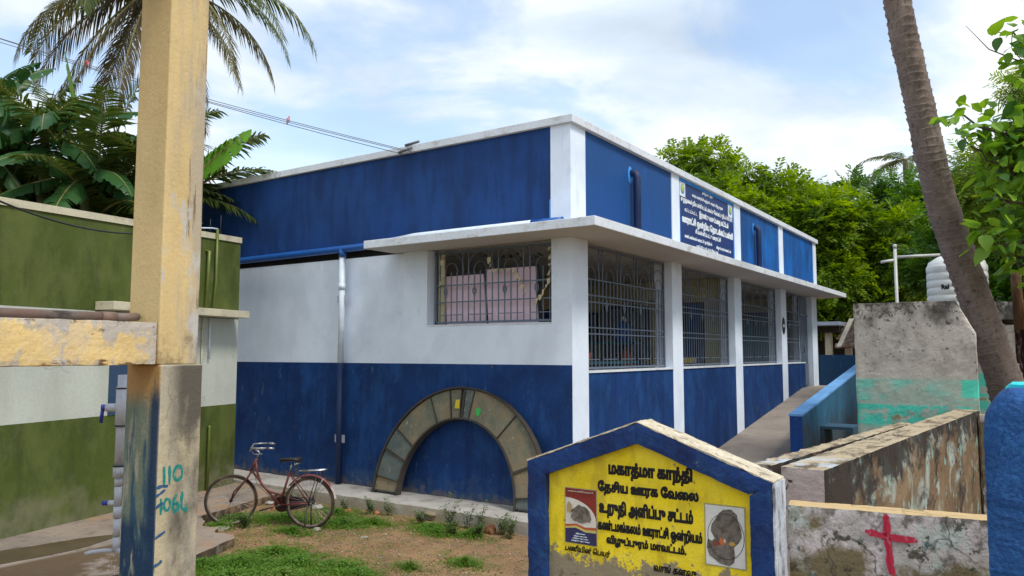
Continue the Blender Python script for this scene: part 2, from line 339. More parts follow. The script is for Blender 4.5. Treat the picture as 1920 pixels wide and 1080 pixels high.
M['old_conc'] = layered('mouldy_concrete', (0.40, 0.375, 0.335), [dict(c=(0.50, 0.47, 0.42), s=(2.4, 2.4, 1.8), t=0.50, w=0.14, a=0.8), dict(c=(0.24, 0.22, 0.195), s=(3, 3, 2.2), t=0.54, w=0.12, a=0.7),
    dict(c=mold, s=(3.2, 3.2, 2.6), t=0.66, w=0.12, a=0.85, g=('z', 2.5, 2.95, .22)), dict(c=mold, s=(18, 18, 14), t=0.66, w=0.05, a=0.85, g=('z', 2.5, 2.95, .15)),
    dict(c=(0.30, 0.46, 0.38), s=(2, 2, 3), t=0.30, w=0.12, a=0.55, r=[('z', 1.86, 1.80), ('nz', .5, .2)]),
    dict(c=(0.08, 0.52, 0.42), s=(2.3, 2.3, 2.6), t=0.54, w=0.09, a=0.65, r=[('z', 1.84, 1.78), ('z', 1.48, 1.52), ('nz', .5, .2)]),
    dict(c=(0.05, 0.55, 0.43), s=(6, 6, 6), t=0.47, w=0.03, a=0.9, rg=.7, r=[('z', 1.47, 1.44), ('z', 1.08, 1.2), ('nz', .5, .2)]),
    dict(c=(0.05, 0.58, 0.44), s=(3, 3, 3), t=0.2, w=0.05, a=0.85, r=[('z', 1.84, 1.80), ('z', 1.55, 1.60), ('x', -.90, -.84), ('nz', .5, .2)]),
    dict(c=(0.25, 0.15, 0.05), s=(4, 4, 6), t=0.60, w=0.06, a=0.8, r=[('z', 1.40, 1.35)])], 0.95, 0.6, 34, 0.12, 1.8)
M['brown_wall'] = layered('brown_streaked_wall', (0.16, 0.105, 0.058), [dict(c=(0.26, 0.185, 0.11), s=(3, 1.0, 1.5), t=0.55, w=0.1, a=0.8), dict(c=(0.36, 0.42, 0.38), s=(6, 2.0, 2.4), t=0.61, w=0.06, a=0.85, g=('z', .9, 1.4, .09), ds=.6),
    dict(c=(0.025, 0.02, 0.018), s=(7, 1.7, 2.6), t=0.575, w=0.07, a=0.92, g=('z', .95, 1.4, .17), rg=.72, ds=.5), dict(c=(0.22, 0.38, 0.34), s=(12, 4, 4), t=0.64, w=0.04, a=0.8),
    dict(c=(0.012, 0.01, 0.009), s=(16, 5, 7), t=0.64, w=0.06, a=0.9, g=('z', 1.2, 1.42, .12), rg=.7),
    dict(c=(0.52, 0.44, 0.44), s=(4, 4, 4), t=0.42, w=0.08, a=0.95, r=[('ny', -.4, -.85)]),
    dict(c=(0.44, 0.36, 0.24), s=(9, 9, 9), t=0.32, w=0.08, a=1.0, r=[('nz', .4, .8)]),
    dict(c=(0.085, 0.06, 0.042), s=(5, 2.2, 5), t=0.53, w=0.09, a=0.9, rg=.78, ds=.4, r=[('nz', .4, .8)]),
    dict(c=(0.45, 0.50, 0.55), s=(5, 5, 5), t=0.5, w=0.05, a=0.8, r=[('nz', .4, .8), ('y', 6.3, 5.9)]),
    dict(c=(0.02, 0.015, 0.012), s=(9, 9, 9), t=0.67, w=0.02, a=0.95, r=[('ny', -.4, -.85)])], 0.95, 0.7, 34, 0.15, 2)
M['cross_wall'] = layered('mottled_lilac_white_wall', (0.50, 0.46, 0.46), [dict(c=(0.36, 0.36, 0.33), s=(4, 4, 4), t=0.5, w=0.1, a=0.75), dict(c=(0.40, 0.50, 0.46), s=(6, 6, 5), t=0.58, w=0.05, a=0.7),
    dict(c=(0.14, 0.11, 0.045), s=(3.2, 3.2, 3.2), t=0.57, w=0.07, a=0.92, g=('z', 1.3, 1.08, .15), rg=.7), dict(c=(0.05, 0.05, 0.03), s=(12, 12, 12), t=0.595, w=0.035, a=0.9, rg=.75),
    dict(c=(0.03, 0.10, 0.10), s=(10, 10, 5), t=0.66, w=0.03, a=0.9), dict(c=(0.09, 0.08, 0.06), s=(14, 14, 10), t=0.64, w=0.07, a=0.8, g=('z', 1.33, 1.42, .14)),
    dict(c=(0.54, 0.39, 0.20), s=(12, 12, 12), t=0.30, w=0.08, a=1.0, r=[('nz', .3, .7)])], 0.95, 0.7, 40, 0.12, 3)
M['sign_blue'] = layered('navy_sign_frame_paint', (0.007, 0.040, 0.165), [dict(c=(0.34, 0.42, 0.50), s=(13, 13, 9), t=0.70, w=0.02, a=0.75, rg=.78), dict(c=(0.025, 0.085, 0.22), s=(8, 8, 8), t=0.60, w=0.1, a=0.6),
    dict(c=(0.005, 0.016, 0.08), s=(5, 5, 3), t=0.56, w=0.1, a=0.7)], 0.65, 0.45, 45, 0.2, 5)
M['sign_top'] = layered('bare_cement_sign_top', (0.56, 0.49, 0.36), [dict(c=(0.78, 0.72, 0.58), s=(20, 20, 20), t=0.58, w=0.08, a=0.7), dict(c=(0.20, 0.16, 0.11), s=(16, 16, 16), t=0.58, w=0.05, a=0.8, rg=.7), dict(c=(0.45, 0.52, 0.6), s=(7, 7, 7), t=0.66, w=0.04, a=0.6)], 0.95, 0.8, 60, 0.12, 5)
M['sign_side'] = layered('streaky_white_sign_side', (0.52, 0.56, 0.62), [dict(c=(0.10, 0.10, 0.11), s=(16, 16, 4), t=0.56, w=0.07, a=0.85, rg=.7)], 0.9, 0.6, 50, 0.12, 5)
M['sign_yellow'] = layered('yellow_sign_panel_paint', (0.84, 0.66, 0.012), [dict(c=(0.86, 0.72, 0.06), s=(4, 4, 4), t=0.5, w=0.14, a=0.6), dict(c=(0.50, 0.38, 0.03), s=(8, 8, 4), t=0.58, w=0.08, a=0.55),
    dict(c=(0.26, 0.225, 0.16), s=(11, 11, 11), t=0.66, w=0.03, a=0.97, g=('z', 1.12, 1.0, .27), rg=.72), dict(c=(0.10, 0.07, 0.04), s=(26, 26, 20), t=0.70, w=0.03, a=0.85),
    dict(c=(0.12, 0.10, 0.07), s=(20, 20, 20), t=0.60, w=0.06, a=0.7, r=[('z', 1.05, 1.0)])], 0.75, 0.4, 50, 0.1, 4)
M['post_blue'] = layered('rough_blue_post_paint', (0.010, 0.075, 0.25), [dict(c=(0.03, 0.16, 0.42), s=(50, 50, 50), t=0.56, w=0.08, a=0.5), dict(c=(0.006, 0.04, 0.16), s=(5, 5, 5), t=0.58, w=0.12, a=0.5)], 0.65, 0.8, 70, 0.12, 4)
for k_, st_, sc_, c_ in (('blue_dado', .35, .9, (.002, .01, .04)), ('olive', .3, .8, (.015, .02, .004)), ('greywhite', .4, .8, (.2, .2, .17)), ('old_conc', .7, 1.2, (.04, .035, .03)), ('cross_wall', .7, 2.2, (.04, .035, .03)), ('column_low', .35, 3.0, (.08, .06, .04)), ('beam', .4, 3.0, (.12, .07, .04)), ('sign_blue', .5, 3.0, (.002, .008, .03)), ('sign_yellow', .6, 3.0, (.2, .13, .02))): cracks(M[k_], st_, sc_, c_, .004 * sc_)
M['turq'] = plain('turquoise_paint', (0.02, 0.62, 0.66), 0.6)
def ink(n, c): return layered(n, c, [dict(c=(0.7, 0.55, 0.05), s=(60, 60, 60), t=0.74, w=0.03, a=0.6)], 0.6, 0)
M['ink'] = ink('black_sign_ink', (0.012, 0.012, 0.012))
M['board_navy'] = plain('navy_board_paint', (0.010, 0.035, 0.16), 0.5)
M['letter_white'] = plain('white_letter_paint', (0.72, 0.78, 0.84), 0.6)
M['teal_paint'] = layered('teal_brush_paint', (0.012, 0.22, 0.19), [dict(c=(0.35, 0.36, 0.25), s=(70, 70, 40), t=0.62, w=0.05, a=0.7)], 0.7, 0)
M['red_paint'] = layered('red_brush_paint', (0.42, 0.022, 0.055), [dict(c=(0.50, 0.22, 0.24), s=(60, 60, 20), t=0.62, w=0.06, a=0.7)], 0.7, 0)
M['blue_pipe'] = plain('blue_painted_pipe', (0.012, 0.095, 0.36), 0.35)
M['navy_pipe'] = plain('navy_painted_pipe', (0.003, 0.020, 0.085), 0.6)
M['white_pipe'] = plain('white_painted_pipe', (0.62, 0.70, 0.80), 0.4)
M['pvc'] = layered('grey_white_pvc', (0.40, 0.43, 0.49), [dict(c=(0.25, 0.25, 0.22), s=(14, 14, 6), t=0.62, w=0.08, a=0.6)], 0.35, 0.05)
M['tap_blue'] = plain('blue_plastic', (0.015, 0.035, 0.30), 0.35)
M['olive_pipe'] = plain('olive_painted_pipe', (0.11, 0.14, 0.02), 0.4)
M['steel_pipe'] = layered('rusty_grey_pipe', (0.19, 0.16, 0.145), [dict(c=(0.20, 0.10, 0.07), s=(7, 5, 7), t=0.52, w=0.1, a=0.6), dict(c=(0.03, 0.025, 0.025), s=(8, 5, 8), t=0.6, w=0.08, a=0.8)], 0.5, 0.2)
M['roofwood'] = plain('brown_roof_timber', (0.10, 0.038, 0.016), 0.6)
M['cable'] = plain('black_cable', (0.015, 0.015, 0.014), 0.5)
M['wire'] = plain('grey_wire', (0.13, 0.13, 0.13), 0.5)
M['red_plastic'] = plain('red_plastic', (0.6, 0.03, 0.03), 0.5)

# ================================================================== GROUND
def gz(x, y):
    p = Vector((x, y, 0))
    return 0.020 * noise.noise(p * 0.9) + 0.014 * noise.noise(p * 3.3) + 0.009 * noise.noise(p * 8) - 0.004
DENSE = [(-8.79, 6.63, .45), (-8.27, 6.98, .55), (-7.45, 7.20, .50), (-7.15, 7.45, .30), (-6.34, 7.62, .36), (-6.10, 7.45, .3), (-5.72, 7.60, .28), (-6.94, 5.25, .62), (-6.44, 5.60, .55), (-5.95, 5.75, .40),
         (-6.6, 4.9, .6), (-7.35, 4.4, .5), (-7.0, 5.75, .35), (-6.2, 5.2, .5), (-5.6, 5.6, .4), (-7.2, 5.0, .4), (-5.41, 6.16, .20), (-5.02, 6.60, .30), (-8.0, 7.60, .45), (-8.6, 6.2, .3), (-7.6, 6.5, .35)]
gm = layered('red_brown_dirt', (0.245, 0.145, 0.072), [dict(c=(0.33, 0.20, 0.105), s=(1.6, 1.6, 1), t=0.52, w=0.12, a=0.8), dict(c=(0.17, 0.115, 0.06), s=(3.1, 3.1, 1), t=0.55, w=0.08, a=0.8, rg=.72),
    dict(c=(0.10, 0.12, 0.035), s=(5, 5, 1), t=0.585, w=0.08, a=0.6, rg=.75), dict(c=(0.40, 0.30, 0.20), s=(28, 28, 1), t=0.66, w=0.05, a=0.8), dict(c=(0.07, 0.045, 0.025), s=(40, 40, 1), t=0.66, w=0.05, a=0.7, rg=.7),
    dict(c=(0.10, 0.060, 0.028), s=(1.2, 1.2, 1), t=0.2, w=0.1, a=0.85, r=[('x', -8.0, -8.5), ('y', 5.6, 5.0)])], 0.95, 0.9, 26, 0.18, 1.2, bdist=0.02)
xs = np.concatenate([[-900, -300, -100, -40, -24, -17], np.arange(-13, 1.01, 0.07), [2, 4, 8, 20, 60, 200, 900]])
ys = np.concatenate([[-300, -60, -15, -4, 0, 1.5], np.arange(2.5, 9.01, 0.07), [10, 12, 15, 20, 30, 50, 100, 300, 1500]])
V = [(x, y, gz(x, y) if (-13.2 < x < 1.2 and 2 < y < 9.2) else 0.0) for y in ys for x in xs]
nx_ = len(xs)
F = [(j * nx_ + i, j * nx_ + i + 1, (j + 1) * nx_ + i + 1, (j + 1) * nx_ + i) for j in range(len(ys) - 1) for i in range(nx_ - 1)]
ground = np_mesh('ground', V, F, gm, smooth=True); tag(ground, kind='structure')

# cement apron beside the green building, broken edge towards the grass
ap = [(-6.9, 1.6), (-7.0, 3.0), (-7.12, 4.0), (-7.28, 4.6), (-7.36, 4.87), (-7.34, 5.0), (-7.50, 5.35), (-7.64, 5.66), (-7.80, 5.80), (-8.05, 5.76), (-8.3, 5.92), (-8.53, 5.90), (-8.75, 6.05), (-8.98, 6.14), (-9.10, 6.5), (-9.27, 6.98), (-9.38, 7.4), (-9.5, 7.9), (-9.6, 8.8), (-12.5, 8.8), (-12.5, 1.6)]
ap2 = []
for (a, b), (c, d) in zip(ap, ap[1:] + ap[:1]):
    n_ = 6 if a > -10 and c > -10 else 1
    for k in range(n_):
        x = a + (c - a) * k / n_; y = b + (d - b) * k / n_
        if n_ > 1: x += 0.05 * noise.noise(Vector((x * 5, y * 5, 0))); y += 0.05 * noise.noise(Vector((x * 5, y * 5, 7)))
        ap2.append((x, y))
apm = layered('apron_cement', (0.23, 0.19, 0.16), [dict(c=(0.31, 0.25, 0.20), s=(2, 2, 2), t=0.5, w=0.12, a=0.8), dict(c=(0.105, 0.066, 0.033), s=(1.6, 1.6, 2), t=0.44, w=0.05, a=0.92, r=[('x', -8.55, -8.45), ('y', 5.0, 4.7)]),
    dict(c=(0.13, 0.10, 0.07), s=(9, 9, 9), t=0.62, w=0.07, a=0.7), dict(c=(0.05, 0.035, 0.02), s=(6, 6, 6), t=0.42, w=0.1, a=0.9, r=[('nz', .6, .2)]), dict(c=(0.36, 0.22, 0.12), s=(3, 3, 3), t=0.56, w=0.08, a=0.7, r=[('y', 5.0, 5.4)])], 0.85, 0.7, 30, 0.12, 1.4)
apron = MB().prism(ap2, (0, 0, -0.1), (1, 0, 0), (0, 1, 0), (0, 0, 0.2)).build('cement_apron', apm)
tag(apron, kind='structure')
pud = [(-9.35, 3.5), (-9.21, 3.94), (-9.12, 4.37), (-9.05, 4.75), (-8.93, 5.02), (-8.84, 5.02), (-8.72, 4.78), (-8.60, 4.45), (-8.60, 4.1), (-8.62, 3.75), (-8.7, 3.4)]
puddle_m = layered('wet_brown_film', (0.085, 0.062, 0.036), [dict(c=(0.12, 0.085, 0.05), s=(4, 4, 1), t=0.55, w=0.1, a=0.6)], 0.42, 0.1, 8, 0.1, spec=0.35)
def sheet(poly, z, name, mat, sub=3, j=0.03):
    P = []
    for (a, b), (c, d) in zip(poly, poly[1:] + poly[:1]):
        for k in range(sub):
            x = a + (c - a) * k / sub; y = b + (d - b) * k / sub
            P.append((x + j * noise.noise(Vector((x * 6, y * 6, 1))), y + j * noise.noise(Vector((x * 6, y * 6, 4))), z))
    mb = MB(); n = mb.pts(P); mb.face(range(n, n + len(P))); return mb.build(name, mat)
tag(sheet(pud, 0.1045, 'water', puddle_m), kind='structure')
# cement strip along the school's side wall
pl = MB().box(-13.5, -4.93, 8.04, 8.79, -0.1, 0.15).build('pavement', M['plinth'])
roughen(pl, 0.12, 0.006, 5); tag(pl, kind='structure')

# ================================================================== SCHOOL
sch = empty('school_building', 'long single storey school in royal blue and pale blue with a white canopy', 'school', (-5, 8.8, 0))
inv = Matrix.Translation((5, -8.8, 0))
def P_(o):
    """keep world coordinates in the mesh but hang it on the school's empty"""
    o.parent = sch; o.matrix_parent_inverse = inv; return o
def sbox(name, mat, *a, label=None):
    o = P_(box(name, mat, None, *a))
    if label: o['label'] = label
    return o
ZS = 3.72   # soffit
# side wall
sbox('dado', M['blue_dado'], -13.3, -7.925, 8.812, 9.0, 0, 2.036)
sbox('dado', M['blue_dado'], -7.925, -4.990, 8.796, 9.0, 0, 2.036)
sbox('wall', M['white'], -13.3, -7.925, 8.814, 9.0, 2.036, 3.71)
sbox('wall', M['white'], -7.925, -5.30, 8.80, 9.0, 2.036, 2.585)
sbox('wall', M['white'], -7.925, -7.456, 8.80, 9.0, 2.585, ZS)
sbox('shadow_gap', M['dark'], -13.3, -7.93, 8.93, 9.02, 3.71, 3.86)  # dark strip painted in for the shade under the overhanging parapet
sbox('parapet', M['blue_parapet'], -13.35, -5.296, 8.79, 8.99, 3.86, 5.245)
sbox('parapet_corner', M['white'], -5.296, -4.987, 8.782, 9.195, 3.84, 5.245)
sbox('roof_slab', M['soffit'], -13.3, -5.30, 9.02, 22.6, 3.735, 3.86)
# facade
ZT = 5.245
for nm, mt, y0, y1, x in (('parapet', 'blue_bright', 9.195, 12.24, -5.0), ('parapet_rib', 'white', 12.24, 12.575, -4.985), ('parapet', 'board_navy', 12.575, 15.53, -5.004), ('parapet_rib', 'white', 15.53, 15.923, -4.985),
                          ('parapet', 'blue_bright', 15.923, 18.862, -5.0), ('parapet_rib', 'white', 18.862, 19.233, -4.985), ('parapet', 'blue_bright', 19.233, 22.32, -5.0), ('parapet_rib', 'white', 22.32, 22.67, -4.985)):
    sbox(nm, M[mt], -5.19, x, y0, y1, 3.84, ZT)
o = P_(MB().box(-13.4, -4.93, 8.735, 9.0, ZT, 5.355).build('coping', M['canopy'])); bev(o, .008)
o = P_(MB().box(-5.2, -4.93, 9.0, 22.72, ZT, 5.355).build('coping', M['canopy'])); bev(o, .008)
sbox('parapet', M['blue_dado'], -13.3, -5.19, 22.45, 22.62, 3.84, ZT)
# canopy (one L-shaped slab)
cp = [(-8.126, 8.14), (-4.29, 8.14), (-4.29, 23.0), (-5.30, 23.0), (-5.30, 9.02), (-5.30, 8.86), (-8.126, 8.86)]
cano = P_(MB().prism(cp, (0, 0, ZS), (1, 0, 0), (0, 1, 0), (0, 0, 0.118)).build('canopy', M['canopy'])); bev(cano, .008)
# columns
cols = [(8.80, 9.24), (12.183, 12.62), (15.433, 15.88), (18.893, 19.36), (21.98, 22.55)]
for y0, y1 in cols:
    sbox('column', M['white'], -5.30, -4.987, y0, y1, 0, ZS - .001)
bays = [(9.24, 12.183), (12.62, 15.433), (15.88, 18.893), (19.36, 21.10)]
for y0, y1 in bays:
    sbox('dado', M['blue_dado'], -5.28, -4.993, y0, y1, 0, 1.925)
    sbox('sill', M['canopy'], -5.30, -4.975, y0, y1, 1.925, 1.95)
sbox('sill', M['canopy'], -7.456, -5.30, 8.792, 9.02, 2.585, 2.605)
sbox('wall', M['white'], -5.28, -5.13, 21.10, 21.16, 1.30, ZS - .002)
# side wall inner reveal + interior shell
sbox('inner_wall', M['inner'], -7.40, -7.30, 9.0, 9.03, 1.3, 3.73)
sbox('inner_wall', M['inner'], -11.3, -11.15, 9.02, 11.0, 1.3, 2.2)
sbox('inner_wall', M['inner'], -11.3, -11.15, 11.0, 21.5, 1.3, 2.2)
sbox('inner_wall', M['inner'], -11.3, -11.15, 10.9, 14.5, 2.2, 3.73)
sbox('inner_wall', M['inner'], -11.3, -11.15, 17.5, 18.5, 2.2, 3.73)
sbox('inner_wall', M['inner'], -11.3, -11.15, 21.5, 22.45, 1.3, 3.73)
sbox('partition_wall', M['inner'], -11.15, -7.0, 15.60, 15.72, 1.3, 3.73)
sbox('partition_wall', M['inner'], -6.1, -5.31, 15.60, 15.72, 1.3, 3.73)
sbox('partition_wall', M['inner'], -7.0, -6.1, 15.60, 15.72, 3.35, 3.73)
sbox('end_wall', M['inner'], -11.3, -5.0, 22.46, 22.60, 0, 3.83)
sbox('floor_slab', M['floor'], -13.25, -5.29, 9.01, 22.4, 1.1, 1.30)

# ---- grilles: every bar a piece of its own
bar_cache = {}
def grille(name, O, U, width, z0, z1, units, sub, side):
    """O: left foot of the opening, U: direction along it"""
    g = P_(bpy.data.objects.new(name, None)); COL.objects.link(g)
    O = Vector(O); U = Vector(U); Z = Vector((0, 0, 1)); h = z1 - z0
    Nn = U.cross(Z)
    def B(nm, a, b, w=.013):
        mb = MB(); mb.bar(a, b, w); o = mb.build(nm, M['grille'], g); o.matrix_parent_inverse = Matrix.Identity(4)
        o.matrix_world = Matrix.Identity(4); return o
    def pt(u, z): return O + U * u + Z * (z - O.z)
    # frame
    mb = MB()
    for a, b in ((pt(0.02, z0 + .03), pt(width - .02, z0 + .03)), (pt(0.02, z1 - .02), pt(width - .02, z1 - .02)), (pt(0.03, z0), pt(0.03, z1)), (pt(width - .03, z0), pt(width - .03, z1))): mb.bar(a, b, .028)
    parts = [('frame', mb)]
    zt = z1 - 0.48 * (h / 1.77) if h > 1.4 else z1 - 0.34
    rails = [z0 + .29 * h, z0 + .34 * h, z0 + .545 * h, z0 + .60 * h, zt] if h > 1.4 else [z0 + .33, z0 + .58]
    k = units * sub
    for i in range(1, k):
        u = width * i / k
        top = z1 if i % sub == 0 or i % sub == 1 else (zt if h > 1.4 else zt + .02)
        m_ = MB(); m_.bar(pt(u, z0 + .03), pt(u, top), .0135); parts.append(('bar', m_))
    for z in rails:
        m_ = MB(); m_.bar(pt(.03, z), pt(width - .03, z), .012, .018); parts.append(('rail', m_))
    for j in range(units):
        u0 = width * j / units; uw = width / units; c = u0 + uw * .5 + uw / sub * .5
        for rr in (.42, .22):
            m_ = MB(); rad = uw * rr
            path = [pt(c + rad * math.cos(t), zt + (0 if h > 1.4 else 0) + rad * .2 + rad * 1.15 * math.sin(t)) for t in np.linspace(0, math.pi, 10)]
            m_.tube([pt(c + rad, zt)] + path + [pt(c - rad, zt)], .0065, 5); parts.append(('arch', m_))
        # cast ornament on the middle bar
        um = width * (j * sub + round(sub / 2)) / k; zm = z0 + .52 * h if h > 1.4 else z0 + .48
        m_ = MB()
        for s_ in (-1, 1):
            path = [pt(um + s_ * q * .6, zm + z) for q, z in ((.0, -.09), (.012, -.07), (.008, -.055), (.042, -.02), (.048, .01), (.03, .04), (.008, .055), (.014, .075), (0, .10))]
            m_.tube(path, .010, 5)
        parts.append(('ornament', m_))
        m_ = MB()
        z_ = z0 + (.03 if j % 2 else .055) * h
        zs = z0 + (.085 if h > 1.4 else .13) * h; m_.bar(pt(u0 + uw / sub, zs), pt(u0 + uw, zs), .012); parts.append(('rail', m_))
    for nm, mb in parts:
        o = mb.build(nm, M['grille']); o.parent = g; o.matrix_parent_inverse = Matrix.Identity(4)
    return g
for n_, (y0, y1) in enumerate(bays):
    grille('window_grille', (-5.13, y0, 1.955), (0, 1, 0), y1 - y0, 1.955, 3.70, (5, 5, 5, 3)[n_], 5, 1)
grille('window_grille', (-7.44, 8.955, 2.61), (1, 0, 0), 2.13, 2.61, 3.70, 4, 5, 0)
# the lower right end of each facade grille is a solid plate painted the same grey blue
# steel door at the far end
d = P_(bpy.data.objects.new('steel_door', None)); COL.objects.link(d)
def dpart(nm, mb, mt='grille'):
    o = mb.build(nm, M[mt]); o.parent = d; return o
M['door'] = plain('grey_blue_door_paint', (0.055, 0.085, 0.13), 0.5)
dpart('panel', MB().box(-5.15, -5.115, 21.2, 21.95, 1.32, 3.15), 'door')
dpart('frame', MB().box(-5.17, -5.10, 21.162, 21.2, 1.30, 3.70).box(-5.17, -5.10, 21.2, 21.98, 3.16, 3.22))
dpart('kick_plate', MB().box(-5.112, -5.10, 21.22, 21.93, 1.34, 1.90), 'grille')
dpart('handle', MB().tube([(-5.10, 21.32, 2.2), (-5.06, 21.32, 2.22), (-5.06, 21.32, 2.36), (-5.10, 21.32, 2.38)], .01, 6), 'black')
for k in range(6):
    y = 21.24 + k * .14; dpart('bar', MB().bar((-5.13, y, 3.22), (-5.13, y, 3.70), .012))
# oval number plate on the fourth column
pl_ = P_(bpy.data.objects.new('number_plate', None)); COL.objects.link(pl_)

# spouts on the parapet (short downpipes that come out of the wall)
def spout(y, zt, zb):
    patch = MB(); patch.lathe([(0.0, 0), (0.09, 0), (0.10, -.004)], n=14)
    o = patch.mesh('paint_patch'); o.transform(Matrix.Translation((-4.994, y - .03, zt - .03)) @ Matrix.Rotation(R(90), 4, 'Y') @ Matrix.Diagonal((1.35, .8, 1, 1)))
    P_(link_mesh('paint_patch', o, M['blue_edge']))
    P_(MB().tube([(-5.05, y, zt), (-4.96, y, zt), (-4.92, y, zt - .02), (-4.90, y, zt - .08), (-4.90, y, zb)], .058, 12).build('spout', M['navy_pipe']))
spout(10.67, 4.93, 3.845); spout(16.92, 4.93, 3.845)
# light blue edge lines of the board and the end of the corner panel
for a in ((-5.003, -4.993, 12.575, 12.62, 3.84, 5.245), (-5.003, -4.993, 12.62, 15.53, 5.19, 5.245), (-5.003, -4.993, 15.49, 15.53, 3.84, 5.19)): sbox('board_edge', M['blue_edge'], *a)
sbox('paint_edge', M['blue_edge'], -5.32, -5.2965, 8.786, 8.80, 3.86, 4.25)
# rain pipes of the side wall
pg = P_(MB().tube([(-13.3, 8.70, 3.80), (-11.85, 8.70, 3.835), (-8.35, 8.70, 3.862), (-7.95, 8.66, 3.90)], .058, 12).build('gutter_pipe', M['blue_pipe']))
P_(MB().tube([(-7.95, 8.66, 3.90), (-7.5, 8.56, 3.905), (-5.43, 8.52, 3.895)], .05, 12).build('gutter_pipe', M['white_pipe']))
P_(MB().tube([(-5.43, 8.52, 3.895), (-4.95, 8.50, 3.89)], .05, 12).build('gutter_pipe', M['blue_pipe']))
P_(MB().tube([(-9.145, 8.70, 3.78), (-9.145, 8.70, 2.036)], .05, 12).tube([(-9.145, 8.70, 3.2), (-9.145, 8.70, 3.3)], .058, 12).build('downpipe', M['white_pipe']))
P_(MB().tube([(-9.145, 8.70, 3.86), (-9.145, 8.70, 3.72)], .06, 12).build('pipe_joint', M['blue_pipe']))
P_(MB().tube([(-9.145, 8.70, 2.036), (-9.145, 8.70, .16)], .052, 12).build('downpipe', M['navy_pipe']))
for z in (3.05, 0.85): P_(MB().bar((-9.25, 8.71, z), (-9.04, 8.71, z), .015, .12).build('pipe_clamp', M['pvc']))

# ---- lettering
def text_mesh(name, body, O, U, Vv, w, h, mat, parent=None, bold=.05, slant=0.0, res=2, depth=.0025, par=None):
    """writes body so that its ink fills w x h from lower left corner O along U, Vv"""
    c = bpy.data.curves.new('t', 'FONT'); c.body = body; c.size = 1; c.fill_mode = 'NONE'; c.bevel_depth = bold; c.bevel_resolution = 0; c.resolution_u = res
    t = bpy.data.objects.new('t', c); COL.objects.link(t); bpy.context.view_layer.update()
    dg = bpy.context.evaluated_depsgraph_get(); ev = t.evaluated_get(dg); me = ev.to_mesh()
    V = np.array([v.co[:] for v in me.vertices]); F = [tuple(p.vertices) for p in me.polygons]
    ev.to_mesh_clear(); bpy.data.objects.remove(t); bpy.data.curves.remove(c)
    mn, mx_ = V.min(0), V.max(0); V[:, 0] += slant * (V[:, 1] - mn[1]); mn, mx_ = V.min(0), V.max(0)
    u = (V[:, 0] - mn[0]) / (mx_[0] - mn[0]) * w; v = (V[:, 1] - mn[1]) / (mx_[1] - mn[1]) * h; q = V[:, 2] / bold * depth
    O, U, Vv = np.array(O, float), np.array(U, float), np.array(Vv, float); Nn = np.cross(U, Vv)
    W = O + u[:, None] * U + v[:, None] * Vv + q[:, None] * Nn
    m2 = bpy.data.meshes.new(name); m2.from_pydata(W.tolist(), [], F)
    o = link_mesh(name, m2, mat, parent)
    if par is not None: o.matrix_parent_inverse = par
    return o
# name board on the parapet (faces +X, reads along +Y)
bd = P_(bpy.data.objects.new('name_board', None)); COL.objects.link(bd)
BX = -4.9995
def bt(s, y0, y1, z, h, bold=.05): text_mesh('lettering', s, (BX, y0, z), (0, 1, 0), (0, 0, 1), y1 - y0, h, M['letter_white'], bd, bold, res=1)
bt('தமிழ்நாடு அரசு', 13.74, 14.32, 5.12, .075, .035)
bt('ஊரக வளர்ச்சி மற்றும்  ஊராட்சித் துறை', 13.22, 14.88, 4.98, .09, .035)
bt('குழந்தைகள் நேய பள்ளி உட்கட்டமைப்பு ேமம்பாட்டு திட்டம் 2022 2023', 12.68, 15.45, 4.81, .13, .04)
bt('கட்டப்பட்ட', 12.85, 13.48, 4.68, .08, .03)
bt('இரண்டு வகுப்பைற கட்டிடம்', 13.56, 15.20, 4.64, .16, .07)
bt('ஊராட்சி ஒன்றிய ெதாடக்கப் பள்ளி', 12.72, 15.47, 4.43, .19, .08)
bt('சி.கன்னிப்பட்டு ஊராட்சி', 13.35, 14.72, 4.325, .115, .05)
bt('கண்டமங்கலம் ஊராட்சி ஒன்றியம்', 12.83, 14.22, 4.19, .095, .04)
bt('விழுப்புரம் மாவட்டம்', 14.45, 15.32, 4.17, .09, .04)
bt('மதிப்பீடு ரூ. 30.00 இலட்சம்', 13.40, 14.55, 4.08, .08, .035)
for y0 in (12.63, 15.20):
    o = MB().box(-5.0025, -4.998, y0, y0 + .26, 4.93, 5.18).build('emblem_plate', M['letter_white'], bd)
    c = (y0 + .13, 5.06)
    mb = MB(); mb.lathe([(0, 0), (.085, 0), (.09, -.002)], n=16); me = mb.mesh('emblem'); me.transform(Matrix.Translation((-4.9955, c[0], c[1])) @ Matrix.Rotation(R(90), 4, 'Y')); link_mesh('emblem', me, plain('emblem_blue', (0.08, 0.25, 0.55)), bd)
    mb = MB(); mb.lathe([(0, 0), (.06, 0), (.065, -.002)], n=12); me = mb.mesh('emblem'); me.transform(Matrix.Translation((-4.9935, c[0], c[1] + .015)) @ Matrix.Rotation(R(90), 4, 'Y')); link_mesh('emblem', me, plain('emblem_yellow', (0.45, 0.55, 0.06)), bd)
# number plate: black oval with white figures
mb = MB(); mb.lathe([(0, 0), (.17, 0), (.18, -.01)], n=24); me = mb.mesh('plate'); me.transform(Matrix.Translation((-4.975, 19.06, 2.84)) @ Matrix.Rotation(R(90), 4, 'Y') @ Matrix.Diagonal((1.15, .72, 1, 1))); link_mesh('plate', me, M['black'], pl_)
text_mesh('figures', '103', (-4.972, 18.97, 2.80), (0, 1, 0), (0, 0, 1), .18, .09, M['letter_white'], pl_, .05, res=1)
